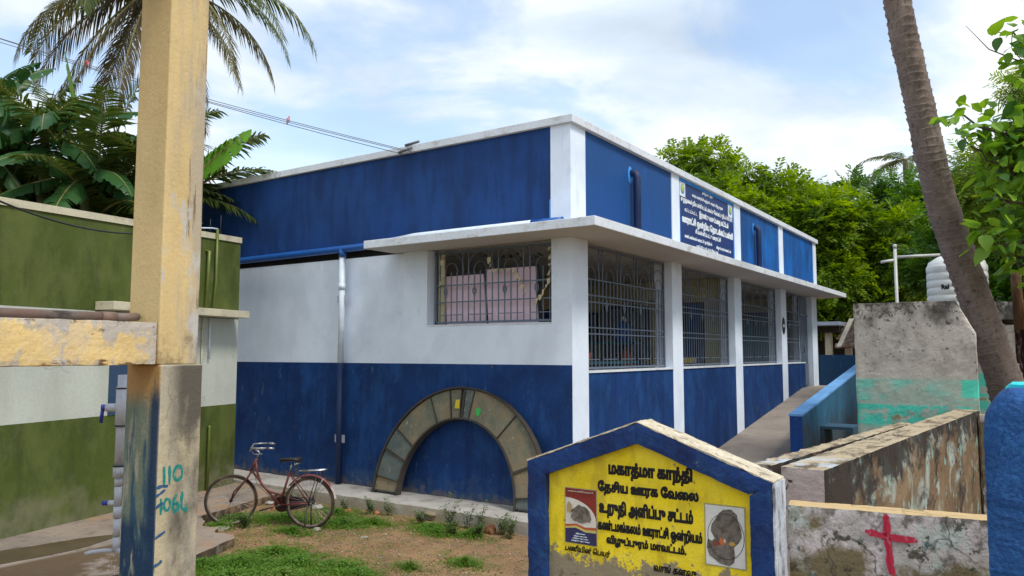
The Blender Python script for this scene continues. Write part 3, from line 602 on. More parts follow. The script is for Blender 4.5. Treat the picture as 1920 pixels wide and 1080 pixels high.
# price lines written on the jamb inside the side window
jm = P_(bpy.data.objects.new('wall_writing', None)); COL.objects.link(jm)
for k in range(4): text_mesh('lettering', '1.00-5', (-5.306, 9.03, 2.62 + .095 * (3 - k)), (0, 1, 0), (0, 0, 1), .24, .06, M['black'], jm, .06, res=1)

# ================================================================== inside the school
M['pink'] = plain('pink_board_paint', (0.82, 0.62, 0.72), 0.6, var=.03)
for (x0, x1, s_, lb) in ((-7.30, -6.58, -.03, 'pink panel with black edge, left of the pair behind the side window grille'), (-6.53, -5.68, -.04, 'pink panel with black edge, right of the pair behind the side window grille')):
    b = empty('pink_board', lb, 'board', ((x0 + x1) / 2, 9.06, 1.3), group='pink boards behind the side window')
    for nm, mt, e_, yy in (('edging', 'black', .035, .02), ('panel', 'pink', 0, 0)):
        zt = 3.34 if x0 < -7 else 3.40
        pts = [(-(x1 - x0) / 2 - e_ + .10, 0), ((x1 - x0) / 2 + e_ + .10, 0), ((x1 - x0) / 2 + e_ + s_, zt - 1.3 + e_), (-(x1 - x0) / 2 - e_ + s_, zt - 1.3 + e_)]
        MB().prism(pts, (0, yy, 0), (1, 0, 0), (0, 0, 1), (0, .02, 0)).build(nm, M[mt], b)
paper = layered('old_paper', (0.55, 0.47, 0.28), [dict(c=(0.6, 0.6, 0.5), s=(20, 20, 20), t=.5, w=.1, a=.7)], 0.9, 0)
def streamer(name, pts, lb, n=9):
    mb = MB(); rnd = random.Random(len(lb))
    P0 = [Vector(p) for p in pts]
    mb.tube(P0, .004, 4)
    for k in range(n):
        t = (k + .5) / n * (len(P0) - 1); i = int(t); p = P0[i].lerp(P0[min(i + 1, len(P0) - 1)], t - i)
        w, h_ = rnd.uniform(.012, .035), rnd.uniform(.03, .10); a = rnd.uniform(-.6, .6); bn = rnd.uniform(-.04, .02)
        n0 = mb.pts([p + Vector((-w * math.cos(a), -w * math.sin(a) - .02, 0)), p + Vector((w * math.cos(a), w * math.sin(a) - .02, .01)), p + Vector((w * .8, -.02 + bn, -h_ * .6)), p + Vector((-w * .6, -.03 + bn, -h_)), p + Vector((-w * 1.1, -.02, -h_ * .5))])
        mb.face([n0, n0 + 1, n0 + 2, n0 + 3, n0 + 4])
    return tag(mb.build(name, paper), lb, 'paper streamer')
streamer('paper_streamer', [(-7.28, 8.93, 3.62), (-7.22, 8.93, 3.40), (-7.30, 8.93, 3.2)], 'torn yellow paper streamer at the left end of the side window grille', 4)
streamer('paper_streamer', [(-6.42, 8.93, 3.60), (-6.36, 8.93, 3.38), (-6.2, 8.93, 3.38), (-5.98, 8.93, 3.36), (-5.86, 8.93, 3.2), (-5.8, 8.93, 2.98)], 'torn paper streamer drooping over the pink boards in the side window', 11)
streamer('paper_streamer', [(-5.40, 8.93, 3.68), (-5.38, 8.93, 3.4), (-5.42, 8.93, 3.15), (-5.55, 8.93, 2.98), (-5.68, 8.93, 2.86)], 'torn paper streamer hanging down the right end of the side window', 10)
mb = MB(); rnd = random.Random(4)
for k in range(60):
    t = rnd.random(); p = Vector((-6.75 + 1.2 * t, 9.12 + rnd.uniform(-.04, .04), 3.60 - .04 * t + rnd.uniform(-.05, .03)))
    a = Vector((rnd.uniform(-1, 1), rnd.uniform(-1, 1), rnd.uniform(-1, .3))).normalized() * rnd.uniform(.04, .10)
    b_ = Vector((rnd.uniform(-1, 1), rnd.uniform(-1, 1), rnd.uniform(-1, 1))).normalized() * .02
    n0 = mb.pts([p, p + a * .5 + b_, p + a, p + a * .5 - b_]); mb.face([n0, n0 + 1, n0 + 2, n0 + 3])
tag(mb.build('leaf_garland', M['black']), 'dried black leaf garland hanging at the top of the side window', 'garland', kind='thing')
# furniture seen through the facade grilles
def thing_boxes(name, lb, cat, loc, parts, rz=0, group=None):
    e = empty(name, lb, cat, loc, rz, group)
    for nm, mt, bx in parts:
        for b in bx: MB().box(*b).build(nm, mt if not isinstance(mt, str) else M[mt], e)
    return e
M['red_chair'] = plain('faded_red_plastic', (0.30, 0.09, 0.06), .5); M['orange'] = plain('orange_cloth', (0.50, 0.12, 0.02), .8); M['blue_can'] = plain('blue_plastic_can', (0.015, 0.09, 0.35), .3); M['teal'] = plain('teal_metal', (0.03, 0.17, 0.20), .5)
M['yellowp'] = plain('yellow_plastic', (0.5, 0.38, 0.03), .5); M['steelg'] = plain('grey_steel', (0.20, 0.21, 0.22), .4, .6)
thing_boxes('cupboard', 'tall dark cupboard against the partition behind the first facade window', 'cupboard', (-7.35, 15.35, 1.3), [('carcass', 'dark', [(-.45, .45, -.22, .22, .05, 1.9)]), ('door', 'steelg', [(-.43, -.01, -.245, -.222, .1, 1.85), (.01, .43, -.245, -.222, .1, 1.85)]), ('handle', 'black', [(-.06, -.04, -.27, -.247, .9, 1.05), (.04, .06, -.27, -.247, .9, 1.05)])])
thing_boxes('water_can_rack', 'shelf rack with a blue can and an orange cloth behind the first facade window', 'rack', (-6.3, 12.6, 1.3), [('shelf', 'teal', [(-.5, .5, -.2, .2, .55, .58), (-.5, .5, -.2, .2, 1.05, 1.08)]), ('post', 'steelg', [(-.5, -.47, -.2, -.17, 0, 1.6), (.47, .5, -.2, -.17, 0, 1.6), (-.5, -.47, .17, .2, 0, 1.6), (.47, .5, .17, .2, 0, 1.6)])])
e = empty('blue_can', 'round blue plastic water can on the upper shelf inside the school', 'water can', (-6.1, 12.6, 2.382)); MB().lathe([(.0, 0), (.13, 0), (.14, .03), (.14, .3), (.05, .37), (.05, .4), (0, .4)], n=20).build('body', M['blue_can'], e); MB().tube([(.04, 0, .42), (.0, 0, .405)], .052, 12).build('cap', M['letter_white'], e)
o = MB().lathe([(0, 0), (.10, .0), (.12, .1), (.07, .34), (.02, .40), (0, .40)], (-6.05, 12.6, 1.882), 10).build('orange_bag', M['orange']); tag(o, 'orange cloth bag on the lower shelf under the blue can', 'bag')
e = empty('plastic_chair', 'faded red plastic chair just inside the first facade window', 'chair', (-5.62, 9.75, 1.3), R(-100))
MB().box(-.22, .22, -.21, .21, .42, .45).build('seat', M['red_chair'], e); MB().obox((0, .23, .68), (.21, 0, 0), (0, .012, 0), (0, .04, .22)).build('backrest', M['red_chair'], e)
for sx in (-1, 1):
    for sy in (-1, 1): MB().bar((sx * .19, sy * .18, .42), (sx * .23, sy * .23, 0), .035).build('leg', M['red_chair'], e)
thing_boxes('cupboard', 'grey steel cupboard behind the third facade window', 'cupboard', (-6.1, 20.6, 1.3), [('carcass', 'dark', [(-.45, .45, -.22, .22, .05, 1.85)]), ('door', 'teal', [(-.43, -.01, -.245, -.222, .1, 1.8), (.01, .43, -.245, -.222, .1, 1.8)])])
thing_boxes('bench', 'low teal bench along the sill inside the first facade window', 'bench', (-5.75, 11.2, 1.3), [('seat', 'teal', [(-.15, .15, -.9, .9, .72, .76)]), ('leg', 'steelg', [(-.13, -.1, -.85, -.8, 0, .72), (.1, .13, -.85, -.8, 0, .72), (-.13, -.1, .8, .85, 0, .72), (.1, .13, .8, .85, 0, .72)])])
thing_boxes('bench', 'low yellow bench along the sill inside the second facade window', 'bench', (-5.75, 14.0, 1.3), [('seat', 'yellowp', [(-.15, .15, -.9, .9, .70, .80)]), ('leg', 'steelg', [(-.13, -.1, -.85, -.8, 0, .70), (.1, .13, -.85, -.8, 0, .70), (-.13, -.1, .8, .85, 0, .70), (.1, .13, .8, .85, 0, .70)])])
for x, y_, z, w, h_, lb in ((-5.95, 15.57, 1.9, .55, 1.35, 'tall dark panel added to darken the second facade window'), (-7.0, 22.43, 1.9, 2.6, 1.45, 'long dark panel added on the end wall to darken the third facade window'), (-8.4, 15.57, 2.4, .5, .7, 'dark framed chart on the partition wall left of the cupboard'), (-9.6, 15.57, 2.3, .7, .9, 'wide dark chart far inside on the partition wall')):  # first two are dark panels added to darken their bays, the rest charts
    thing_boxes('wall_chart_or_panel', lb, 'chart', (x, y_, z), [('frame', 'dark', [(-w / 2, w / 2, 0, .025, 0, h_)]), ('sheet', 'blue_dado', [(-w / 2 + .04, w / 2 - .04, -.006, 0, .04, h_ - .04)])])

# ================================================================== ramp
prof = [(11.2, 0), (15.53, .594), (18.92, 1.054), (20.7, 1.30), (22.6, 1.30), (22.6, -.05), (11.2, -.05)]
rampo = MB().prism(prof, (-4.986, 0, 0), (0, 1, 0), (0, 0, 1), (1.486, 0, 0)).build('ramp', M['ramp']); tag(rampo, kind='structure')
rw = empty('ramp_wall', 'sloping teal blue side wall of the ramp with a pale blue top', 'wall', (-3.4, 13.6, 0))
def hang(o, e): o.parent = e; o.matrix_parent_inverse = Matrix.Translation(-e.location); return o
wp = [(13.62, -.05), (19.6, -.05), (22.6, -.05), (22.6, 2.10), (21.3, 2.09), (19.75, 1.90), (13.62, 1.13)]
hang(MB().prism(wp, (-3.5, 0, 0), (0, 1, 0), (0, 0, 1), (.2, 0, 0)).build('wall', M['ramp_wall']), rw)
hang(MB().box(-3.502, -3.298, 13.60, 13.62, -.05, 1.13).build('end_face', M['ramp_end']), rw)
cpz = [(13.59, 1.13), (19.75, 1.90), (21.3, 2.09), (22.6, 2.10), (22.6, 2.135), (21.3, 2.125), (19.75, 1.935), (13.59, 1.165)]
hang(MB().prism(cpz, (-3.515, 0, 0), (0, 1, 0), (0, 0, 1), (.23, 0, 0)).build('cap', M['ramp_top']), rw)
lw = MB().box(-4.98, -3.0, 22.62, 22.78, -.05, 2.135).build('landing_wall', M['back_wall_blue']); tag(lw, 'dark blue cross wall closing the landing at the far end of the ramp', 'wall')
sl = MB().box(-3.29, -2.75, 14.9, 15.6, .82, .87).box(-3.29, -3.24, 14.9, 15.6, -.05, .82).box(-2.8, -2.75, 14.9, 15.6, -.05, .82).build('low_bench', M['ramp_wall']); tag(sl, 'low blue slab bench against the ramp wall', 'bench')

# ================================================================== green building
gA = Vector((-10.80, 8.0, 0)); gd = Vector((0.2573, -0.9663, 0)); gn = Vector((0.9663, 0.2573, 0))
gb = empty('green_building', 'olive green and white flat wall of the neighbouring building with cream coping', 'building', gA)
def ztop(s): return 4.09 - 0.028 * s
def gpart(name, mat, s0, s1, z0, z1, d0, d1, top=False, label=None):
    zz0 = ztop(s0) + z1 if top else z1; zz1 = ztop(s1) + z1 if top else z1
    w0 = ztop(s0) + z0 if top == 2 else z0; w1 = ztop(s1) + z0 if top == 2 else z0
    q = lambda s, dd, z: gA + gd * s + gn * dd + Vector((0, 0, z))
    mb = MB(); n = mb.pts([q(s0, d0, w0), q(s1, d0, w1), q(s0, d1, w0), q(s1, d1, w1), q(s0, d0, zz0), q(s1, d0, zz1), q(s0, d1, zz0), q(s1, d1, zz1)])
    for f in ((0, 2, 3, 1), (4, 5, 7, 6), (0, 1, 5, 4), (2, 6, 7, 3), (0, 4, 6, 2), (1, 3, 7, 5)): mb.face([n + i for i in f])
    o = hang(mb.build(name, mat), gb)
    if label: o['label'] = label
    return o
SL = 8.5
gpart('wall', M['olive'], 0, SL, 2.74, -.09, -1.0, 0, top=True)
gpart('coping', M['cream'], -.01, SL, -.09, 0, -1.02, .02, top=2)
gpart('wall_band', M['greywhite'], 0.003, SL, 1.375, 2.74, -1.0, -.002)
gpart('wall', M['olive'], 0, SL, .05, 1.375, -1.0, .001)
o = gpart('sunshade', M['cream'], .135, 2.82, 2.75, 2.86, .0025, .32); bev(o, .006)
gpart('shutter', plain('slate_blue_shutter', (0.03, 0.065, 0.13), .6), 2.20, 2.55, 1.38, 2.35, -.001, .012)
def gp(s, dd, z): return gA + gd * s + gn * dd + Vector((0, 0, z))
hang(MB().tube([gp(.62, .05, 4.14), gp(.62, .05, 3.3), gp(.68, .05, 2.87)], .022, 8).build('downpipe', M['olive_pipe']), gb)
hang(MB().tube([gp(.80, -.02, 3.78), gp(.80, .06, 3.76), gp(.84, .06, 2.87)], .028, 8).build('downpipe', M['olive_pipe']), gb)
hang(MB().tube([gp(1.0, .03, 4.10), gp(.72, .03, 4.14), gp(.62, .05, 4.14)], .012, 6).build('pipe_elbow', M['white_pipe']), gb)
hang(MB().tube([gp(.86, .03, 2.74), gp(.86, .03, 2.0), gp(.90, .03, 1.25)], .014, 6).build('downpipe', M['cream']), gb)
hang(MB().tube([gp(.70, .03, 2.74), gp(.70, .03, 2.1)], .014, 6).build('downpipe', M['white_pipe']), gb)
hang(MB().tube([gp(.66, .04, 1.08), gp(.66, .05, 1.05), gp(.68, .05, .1)], .024, 8).build('downpipe', M['olive_pipe']), gb)
for s_ in (.42, .66, .95): hang(MB().tube([gp(s_, -.06, 4.05), gp(s_, -.06, 4.30 + .1 * (s_ < .5))], .006, 5).build('rod', M['cable']), gb)

# ================================================================== shelter on the left
sh = empty('shelter_column', 'yellow concrete column with stained blue brushed base carrying hand painted figures', 'column', (-4.26, 2.66, 0))
lowc = hang(MB().box(-4.445, -4.10, 2.53, 2.80, -.05, 2.131).build('base', M['column_low']), sh); bev(lowc, .012, 3); 
upc = hang(MB().box(-4.435, -4.118, 2.525, 2.775, 2.131, 4.75).build('shaft', M['column_up']), sh); bev(upc, .008, 2)
def brush(name, strokes, map_, mat, parent, w, off=.0):
    mb = MB()
    for si, st in enumerate(strokes):
        st2 = []
        for (a_, b_), (c_, d_) in zip(st, st[1:]): st2 += [(a_ + (c_ - a_) * k / 4, b_ + (d_ - b_) * k / 4) for k in range(4)]
        st = st2 + [st[-1]]
        pts = [Vector(map_(u, v, .0012 + .0007 * si)) for u, v in st]
        N_ = (Vector(map_(0, 0, 1)) - Vector(map_(0, 0, 0))).normalized()
        n0 = None; L = []; Rr = []
        for i, p in enumerate(pts):
            d_ = pts[min(i + 1, len(pts) - 1)] - pts[max(i - 1, 0)]; s_ = d_.cross(N_).normalized()
            ww = w * (1 + .55 * noise.noise(p * 50 + Vector((si, 0, 0)))) * (.55 + .45 * min(1, min(i, len(pts) - 1 - i) / 2))
            L.append(p + s_ * ww / 2); Rr.append(p - s_ * ww / 2)
        a = mb.pts(L); b = mb.pts(Rr)
        for i in range(len(pts) - 1): mb.face([a + i, a + i + 1, b + i + 1, b + i])
    o = mb.build(name, mat); return hang(o, parent)
def oval(cx, cy, rx, ry, n=14, a0=0, a1=2 * math.pi): return [(cx + rx * math.cos(a0 + (a1 - a0) * k / n), cy + ry * math.sin(a0 + (a1 - a0) * k / n)) for k in range(n + 1)]
cm = lambda u, v, n: (-4.10 + n, 2.573 + u, v)       # right hand face of the column
brush('painted_figure', [[(.0, 1.56), (.004, 1.50), (.003, 1.455)]], cm, M['teal_paint'], sh, .018)
brush('painted_figure', [[(.034, 1.562), (.036, 1.51), (.037, 1.455)]], cm, M['teal_paint'], sh, .018)
brush('painted_figure', [oval(.088, 1.512, .026, .040)], cm, M['teal_paint'], sh, .018)
brush('painted_figure', [[(-.012, 1.385), (-.008, 1.34), (-.010, 1.295)]], cm, M['teal_paint'], sh, .017)
brush('painted_figure', [oval(.027, 1.345, .019, .032)], cm, M['teal_paint'], sh, .016)
brush('painted_figure', [[(.084, 1.395), (.066, 1.36), (.062, 1.325), (.072, 1.298), (.092, 1.302), (.098, 1.328), (.088, 1.346), (.068, 1.338)]], cm, M['teal_paint'], sh, .017)
brush('painted_figure', [[(.120, 1.405), (.116, 1.36), (.117, 1.31), (.140, 1.300), (.158, 1.303)], [(.150, 1.33), (.150, 1.285)]], cm, M['teal_paint'], sh, .017)
bl = ink('blue_brush_mark', (0.03, 0.10, 0.22))
brush('brush_mark', [[(-.042, 1.445), (-.01, 1.452), (.03, 1.448)], [(-.042, 1.40), (-.02, 1.41), (.012, 1.43)], [(-.042, 1.335), (-.02, 1.35), (.0, 1.36)], [(-.042, 1.17), (-.01, 1.185), (.02, 1.20)], [(-.042, 1.02), (-.01, 1.03), (.005, 1.045)]], cm, bl, sh, .017)
bmo = MB().box(-4.40, -4.135, -2.0, 2.523, 2.131, 2.372).build('crossbeam', M['beam']); 
roughen(bmo, .05, .006, 6, lambda p: p.y < 0.3); bmo.name = 'crossbeam'
tag(bmo, 'peeling yellow concrete beam running from the column to the left edge', 'beam')
pp = empty('grey_pipe', 'thick rusty grey pipe lying along the top of the yellow beam', 'pipe', (-4.27, 0, 2.40))
hang(MB().tube([(-4.27, -1.5, 2.398), (-4.27, 2.28, 2.398)], .026, 14).build('pipe', M['steel_pipe']), pp)
hang(MB().tube([(-4.27, 2.27, 2.398), (-4.27, 2.35, 2.398)], .030, 14).tube([(-4.27, 2.35, 2.398), (-4.28, 2.44, 2.402), (-4.31, 2.50, 2.405)], .024, 12).build('socket', M['steel_pipe']), pp)
EB0, EB1 = (-5.56, .98, 4.52), (-4.55, 3.30, 4.80)
rf = empty('shelter_roof', 'brown timber edge of the shelter roof above the yellow column', 'roof', (-4.2, 2.0, 3.9))
hang(MB().bar(EB0, EB1, .07, .12).build('edge_beam', M['roofwood']), rf)
hang(MB().box(-4.60, -3.9, 1.0, 3.2, 4.75, 4.78).build('sheet', M['steel_pipe']), rf)
# water pipe with two taps behind the column
wp_ = empty('tap_pipe', 'grey white plastic standpipe with blue valve levers behind the column', 'standpipe', (-5.16, 2.88, .1))
def wpp(nm, path, r, m, n=14): return hang(MB().tube(path, r, n).build(nm, M[m]), wp_)
X0, Y0 = -5.12, 2.89
wpp('pipe', [(X0, Y0, 2.05), (X0, Y0, 1.40)], .030, 'pvc', 18)
wpp('socket', [(X0, Y0, 1.97), (X0, Y0, 1.70)], .037, 'pvc', 18)
wpp('collar', [(X0, Y0, 1.965), (X0, Y0, 1.955)], .0385, 'cable', 18); wpp('collar', [(X0, Y0, 1.715), (X0, Y0, 1.705)], .0385, 'cable', 18); wpp('collar', [(X0, Y0, 1.45), (X0, Y0, 1.44)], .0385, 'cable', 18)
wpp('socket', [(X0, Y0, 1.44), (X0, Y0, 1.37)], .037, 'pvc', 18)
dvec = Vector((-.829, -.559, 0))
c0 = Vector((X0, Y0, 1.83)); wpp('valve', [c0, c0 + dvec * .10], .028, 'pvc'); wpp('lever', [c0 + dvec * .10, c0 + dvec * .13], .022, 'tap_blue'); wpp('lever', [c0 + dvec * .125 + Vector((0, 0, .02)), c0 + dvec * .135 + Vector((0, 0, -.10))], .012, 'tap_blue', 8)
for k, (z0, z1, r) in enumerate(((1.37, 1.31, .033), (1.31, 1.18, .030), (1.18, 1.10, .033), (1.10, .98, .029), (.98, .88, .027))): wpp('fitting', [(X0, Y0, z0), (X0, Y0, z1 + .004)], r * .78, 'pvc')
c1 = Vector((X0, Y0, 1.20)); wpp('valve', [c1, c1 + dvec * .06], .018, 'pvc', 10); wpp('lever', [c1 + dvec * .06, c1 + dvec * .10], .016, 'tap_blue', 10)
c2 = Vector((X0, Y0, .89)); wpp('spout', [c2, c2 + dvec * .08, c2 + dvec * .16 + Vector((0, 0, -.01)), c2 + dvec * .20 + Vector((0, 0, -.02))], .014, 'pvc', 10)
wpp('pipe', [(X0, Y0, .90), (X0 + .22, Y0 + .1, .82), (X0 + .30, Y0 + .1, .08)], .018, 'pvc', 10)
hp = empty('hand_pump', 'black iron stub and post low behind the stained column', 'pipe stub', (-5.0, 2.9, .1))
hang(MB().bar((-5.10, 2.86, .70), (-4.85, 3.03, .74), .05, .07).build('stub', M['black']), hp); hang(MB().bar((-4.98, 2.94, .10), (-4.96, 2.96, .72), .05).build('post', M['black']), hp)
mb = MB()
rnd = random.Random(9)
for k in range(46):
    p = c2 + Vector((rnd.uniform(-.02, .02), rnd.uniform(-.02, .02), -.03 - .75 * k / 46)); p += dvec * rnd.uniform(0, .03 + .10 * k / 46); r_ = rnd.uniform(.002, .0045)
    mb.lathe([(0, -r_ * 2.4), (r_, 0), (0, r_ * 2.4)], p, 5)
tag(mb.build('dripping_water', plain('clear_water', (.75, .8, .85), .1)), kind='stuff')

# cable swagging from the column to the green wall, power lines overhead
def swag(a, b, sag, n=24): a, b = Vector(a), Vector(b); return [a.lerp(b, k / n) - Vector((0, 0, 4 * sag * (k / n) * (1 - k / n))) for k in range(n + 1)]
tag(MB().tube(swag((-7.9, 2.3, 3.98), (-10.30, 6.95, 4.14), .42), .011, 6).build('slack_cable', M['cable']), 'thin black cable sagging in front of the green wall', 'cable')
for k, (dz, dx_) in enumerate(((0, 0), (.12, .12), (.20, -.05))):
    a = Vector((-16.8, 2.75, 8.45 + dz)); b = Vector((-7.85 + dx_, 8.72, 5.27 - .02 * k))
    pth = swag(a, b, .14 + .02 * k)
    e = empty('power_line', ('lowest of the three thin power lines running to the blue parapet', 'middle of the three thin power lines running to the blue parapet', 'top of the three thin power lines running to the blue parapet')[k], 'power line', a, group='power lines to the school parapet')
    hang(MB().tube(pth, .0055, 5).build('wire', M['wire']), e)
    if k != 1:
        for t in (13, 20): hang(MB().tube([pth[t], pth[t] + Vector((0, 0, .10))], .010, 5).build('spacer', M['red_plastic']), e)
tag(MB().tube([(-7.95, 8.68, 5.25), (-7.70, 8.70, 5.30)], .02, 6).tube([(-7.85, 8.72, 5.36), (-7.6, 8.75, 5.39)], .02, 6).build('wire_bracket', M['wire']), 'small grey wire bracket on the coping of the blue parapet', 'bracket')

# ================================================================== half-ring formwork leaning on the wall
AC = Vector((-6.700, 8.50, .155)); aU = Vector((1, 0, 0)); aV = Vector((0, .26, 1.56)).normalized(); aN = aU.cross(aV)   # aN points to the viewer
ar = empty('arch_formwork', 'old half round arch form of grey boards leaning against the navy wall', 'arch form', AC)
M['oldwood'] = layered('weathered_grey_green_board', (0.22, 0.19, 0.13), [dict(c=(0.12, 0.145, 0.115), s=(5, 5, 5), t=0.5, w=0.14, a=0.8), dict(c=(0.27, 0.20, 0.12), s=(3, 3, 3), t=0.56, w=0.12, a=0.7),
    dict(c=(0.50, 0.51, 0.46), s=(16, 16, 7), t=0.66, w=0.03, a=0.85, rg=.72), dict(c=(0.05, 0.04, 0.03), s=(30, 30, 12), t=0.66, w=0.05, a=0.7)], 0.9, 0.6, 60, 0.15, 3)
M['oldwood2'] = layered('weathered_blue_grey_board', (0.10, 0.13, 0.125), [dict(c=(0.17, 0.18, 0.155), s=(5, 5, 5), t=0.5, w=0.14, a=0.7), dict(c=(0.50, 0.51, 0.46), s=(16, 16, 7), t=0.66, w=0.03, a=0.85, rg=.72), dict(c=(0.05, 0.04, 0.03), s=(30, 30, 12), t=0.64, w=0.05, a=0.7)], 0.9, 0.6, 60, 0.15, 3)
M['rust'] = layered('rusty_dark_iron', (0.055, 0.048, 0.04), [dict(c=(0.13, 0.07, 0.045), s=(12, 12, 12), t=0.62, w=0.1, a=0.7)], 0.7, 0.4, 60, 0.15, 3)
RO, RI, RZ = 1.49, 1.0, 1.115
def ap_(r, deg, n=0.0, rz=None):
    t = R(deg); k = (1.57 - .0) / RO   # slightly taller than wide
    return AC + aU * (-r * math.cos(t)) + aV * (r * math.sin(t) * k * (1.0 if r > 1.2 else 1.06)) + aN * n
segs = [(1.5, 8.5, 0), (9, 24, 1), (24.5, 37, 1), (37.5, 66, 0), (66.5, 80, 0), (80.5, 88, 0), (91, 97, 1), (97.5, 128, 0), (128.5, 156, 0), (156.5, 172, 0), (172.5, 178.5, 1)]
for i, (a0, a1, c) in enumerate(segs):
    mb = MB(); k = max(2, int((a1 - a0) / 4)); off = .012 * ((i * 37) % 5) / 5
    A = []
    for j in range(k + 1):
        t = a0 + (a1 - a0) * j / k
        A.append(mb.pts([ap_(RI + .03, t, -.02), ap_(RO - .02, t, -.02), ap_(RO - .02, t, .008 + off), ap_(RI + .03, t, .008 + off)]))
    for a, b in zip(A, A[1:]):
        for q in range(4): mb.face([a + q, a + (q + 1) % 4, b + (q + 1) % 4, b + q])
    mb.face([A[0] + q for q in range(4)]); mb.face([A[-1] + q for q in reversed(range(4))])
    hang(mb.build('plank', M['oldwood2'] if c else M['oldwood']), ar)
for nm, r0, r1 in (('outer_rim', RO - .012, RO + .010), ('inner_rim', RI + .008, RI + .03)):
    mb = MB(); A = []
    for j in range(61):
        t = 180 * j / 60
        A.append(mb.pts([ap_(r0, t, -.06), ap_(r1, t, -.06), ap_(r1, t, .045), ap_(r0, t, .045)]))
    for a, b in zip(A, A[1:]):
        for q in range(4): mb.face([a + q, a + (q + 1) % 4, b + (q + 1) % 4, b + q])
    mb.face([A[0] + q for q in range(4)]); mb.face([A[-1] + q for q in reversed(range(4))])
    hang(mb.build(nm, M['rust']), ar)
for t in (1, 9, 24.3, 37.2, 66.2, 80.2, 88.5, 90.5, 97.3, 128.2, 156.2, 172.2, 179): hang(MB().bar(ap_(RI + .03, t, .02), ap_(RO - .02, t, .02), .013 if t not in (24.3, 156.2, 90.5) else .035, .022, aN).build('rib', M['rust']), ar)
def blob(c_r, c_t, rr, name, mat):
    mb = MB(); c = ap_(c_r, c_t, .025); n = mb.pts([c + aU * rr * math.cos(a) * (1 + .2 * math.sin(3 * a)) * .8 + aV * rr * 1.1 * math.sin(a) for a in np.linspace(0, 2 * math.pi, 15)[:-1]]); mb.face(range(n, n + 14)); hang(mb.build(name, mat), ar)
mb = MB(); n = mb.pts([ap_(1.33, 84.5, .024), ap_(1.33, 87.5, .024), ap_(1.14, 87.6, .024), ap_(1.15, 83.2, .024)]); mb.face([n, n + 1, n + 2, n + 3]); hang(mb.build('yellow_paint_patch', plain('yellow_patch', (.62, .48, .02), .7)), ar)
blob(1.21, 103.5, .055, 'green_paint_patch', plain('green_patch', (.03, .42, .08), .6))

# ================================================================== bicycle
fx, fy = -8.602, 6.342; rx_, ry_ = -7.652, 6.802
bang = math.atan2(fy - ry_, fx - rx_); WB = math.hypot(fx - rx_, fy - ry_)
bz = gz(rx_, ry_) - .004
bk = empty('bicycle', 'old rusty red bicycle with black saddle standing on the grass by the wall', 'bicycle', (rx_, ry_, bz), bang)
M['frame_red'] = layered('rusty_maroon_enamel', (0.11, 0.022, 0.024), [dict(c=(0.12, 0.055, 0.03), s=(14, 14, 14), t=0.52, w=0.1, a=0.8), dict(c=(0.25, 0.22, 0.2), s=(30, 30, 30), t=0.68, w=0.05, a=0.7)], 0.45, 0.2, 60)
M['tyre'] = layered('dusty_tyre', (0.030, 0.021, 0.017), [dict(c=(0.11, 0.07, 0.045), s=(9, 9, 9), t=0.56, w=0.1, a=0.7)], 0.85, 0.3, 60)
M['chrome'] = layered('dull_chrome', (0.40, 0.41, 0.43), [dict(c=(.13, .07, .04), s=(30, 30, 30), t=.58, w=.08, a=.85)], 0.35, .05, metallic=.8); M['rustrim'] = layered('rusty_rim', (0.22, 0.15, 0.11), [dict(c=(0.36, 0.34, 0.32), s=(20, 20, 20), t=0.52, w=0.1, a=0.6)], 0.5, 0.2, 60, metallic=.5)
M['saddle'] = plain('worn_black_saddle', (0.018, 0.017, 0.017), 0.35); M['guard'] = layered('faded_red_mudguard', (0.20, 0.055, 0.045), [dict(c=(0.50, 0.46, 0.44), s=(3, 3, 3), t=0.2, w=0.1, a=.9, r=[('x', -.26, -.31)]), dict(c=(0.10, 0.04, 0.025), s=(15, 15, 15), t=0.55, w=0.08, a=0.7)], 0.5, 0.2, 60)
WR = .325
def wheel(parent, loc, rz=0, lean=0):
    w = bpy.data.objects.new('wheel', None); COL.objects.link(w); w.parent = parent; w.location = loc; w.rotation_euler = (lean, 0, rz)
    ring = lambda r, n=48: [(r * math.cos(2 * math.pi * k / n), 0, r * math.sin(2 * math.pi * k / n)) for k in range(n + 1)]
    MB().tube(ring(WR - .021), .021, 10, False).build('tyre', M['tyre'], w)
    mb = MB(); n = 48
    for k in range(n):
        a, b = 2 * math.pi * k / n, 2 * math.pi * (k + 1) / n
        for r0, r1, y0, y1 in ((.288, .278, -.014, -.012), (.278, .278, -.012, .012), (.278, .288, .012, .014), (.296, .288, -.016, -.014), (.288, .296, .014, .016)):
            q = mb.pts([(r0 * math.cos(a), y0, r0 * math.sin(a)), (r1 * math.cos(a), y1, r1 * math.sin(a)), (r1 * math.cos(b), y1, r1 * math.sin(b)), (r0 * math.cos(b), y0, r0 * math.sin(b))]); mb.face([q, q + 1, q + 2, q + 3])
    mb.build('rim', M['rustrim'], w)
    mb = MB()
    for k in range(32):
        a = 2 * math.pi * k / 32; s_ = 1 if k % 2 else -1; b = a + (.35 if k % 4 < 2 else -.35)
        mb.tube([(.02 * math.cos(b), .028 * s_, .02 * math.sin(b)), (.28 * math.cos(a), 0, .28 * math.sin(a))], .0017, 4, False)
    mb.build('spokes', M['chrome'], w)
    MB().tube([(0, -.045, 0), (0, -.03, 0), (0, -.028, 0), (0, .028, 0), (0, .03, 0), (0, .045, 0)], [.012, .012, .024, .024, .012, .012], 10).build('hub', M['rust'], w)
    return w
wheel(bk, (0, 0, WR))
SA = R(24)
wheel(bk, (WB, 0, WR), SA)
def bt_(nm, path, r, m='frame_red', n=8): return MB().tube(path, r, n).build(nm, M[m], bk)
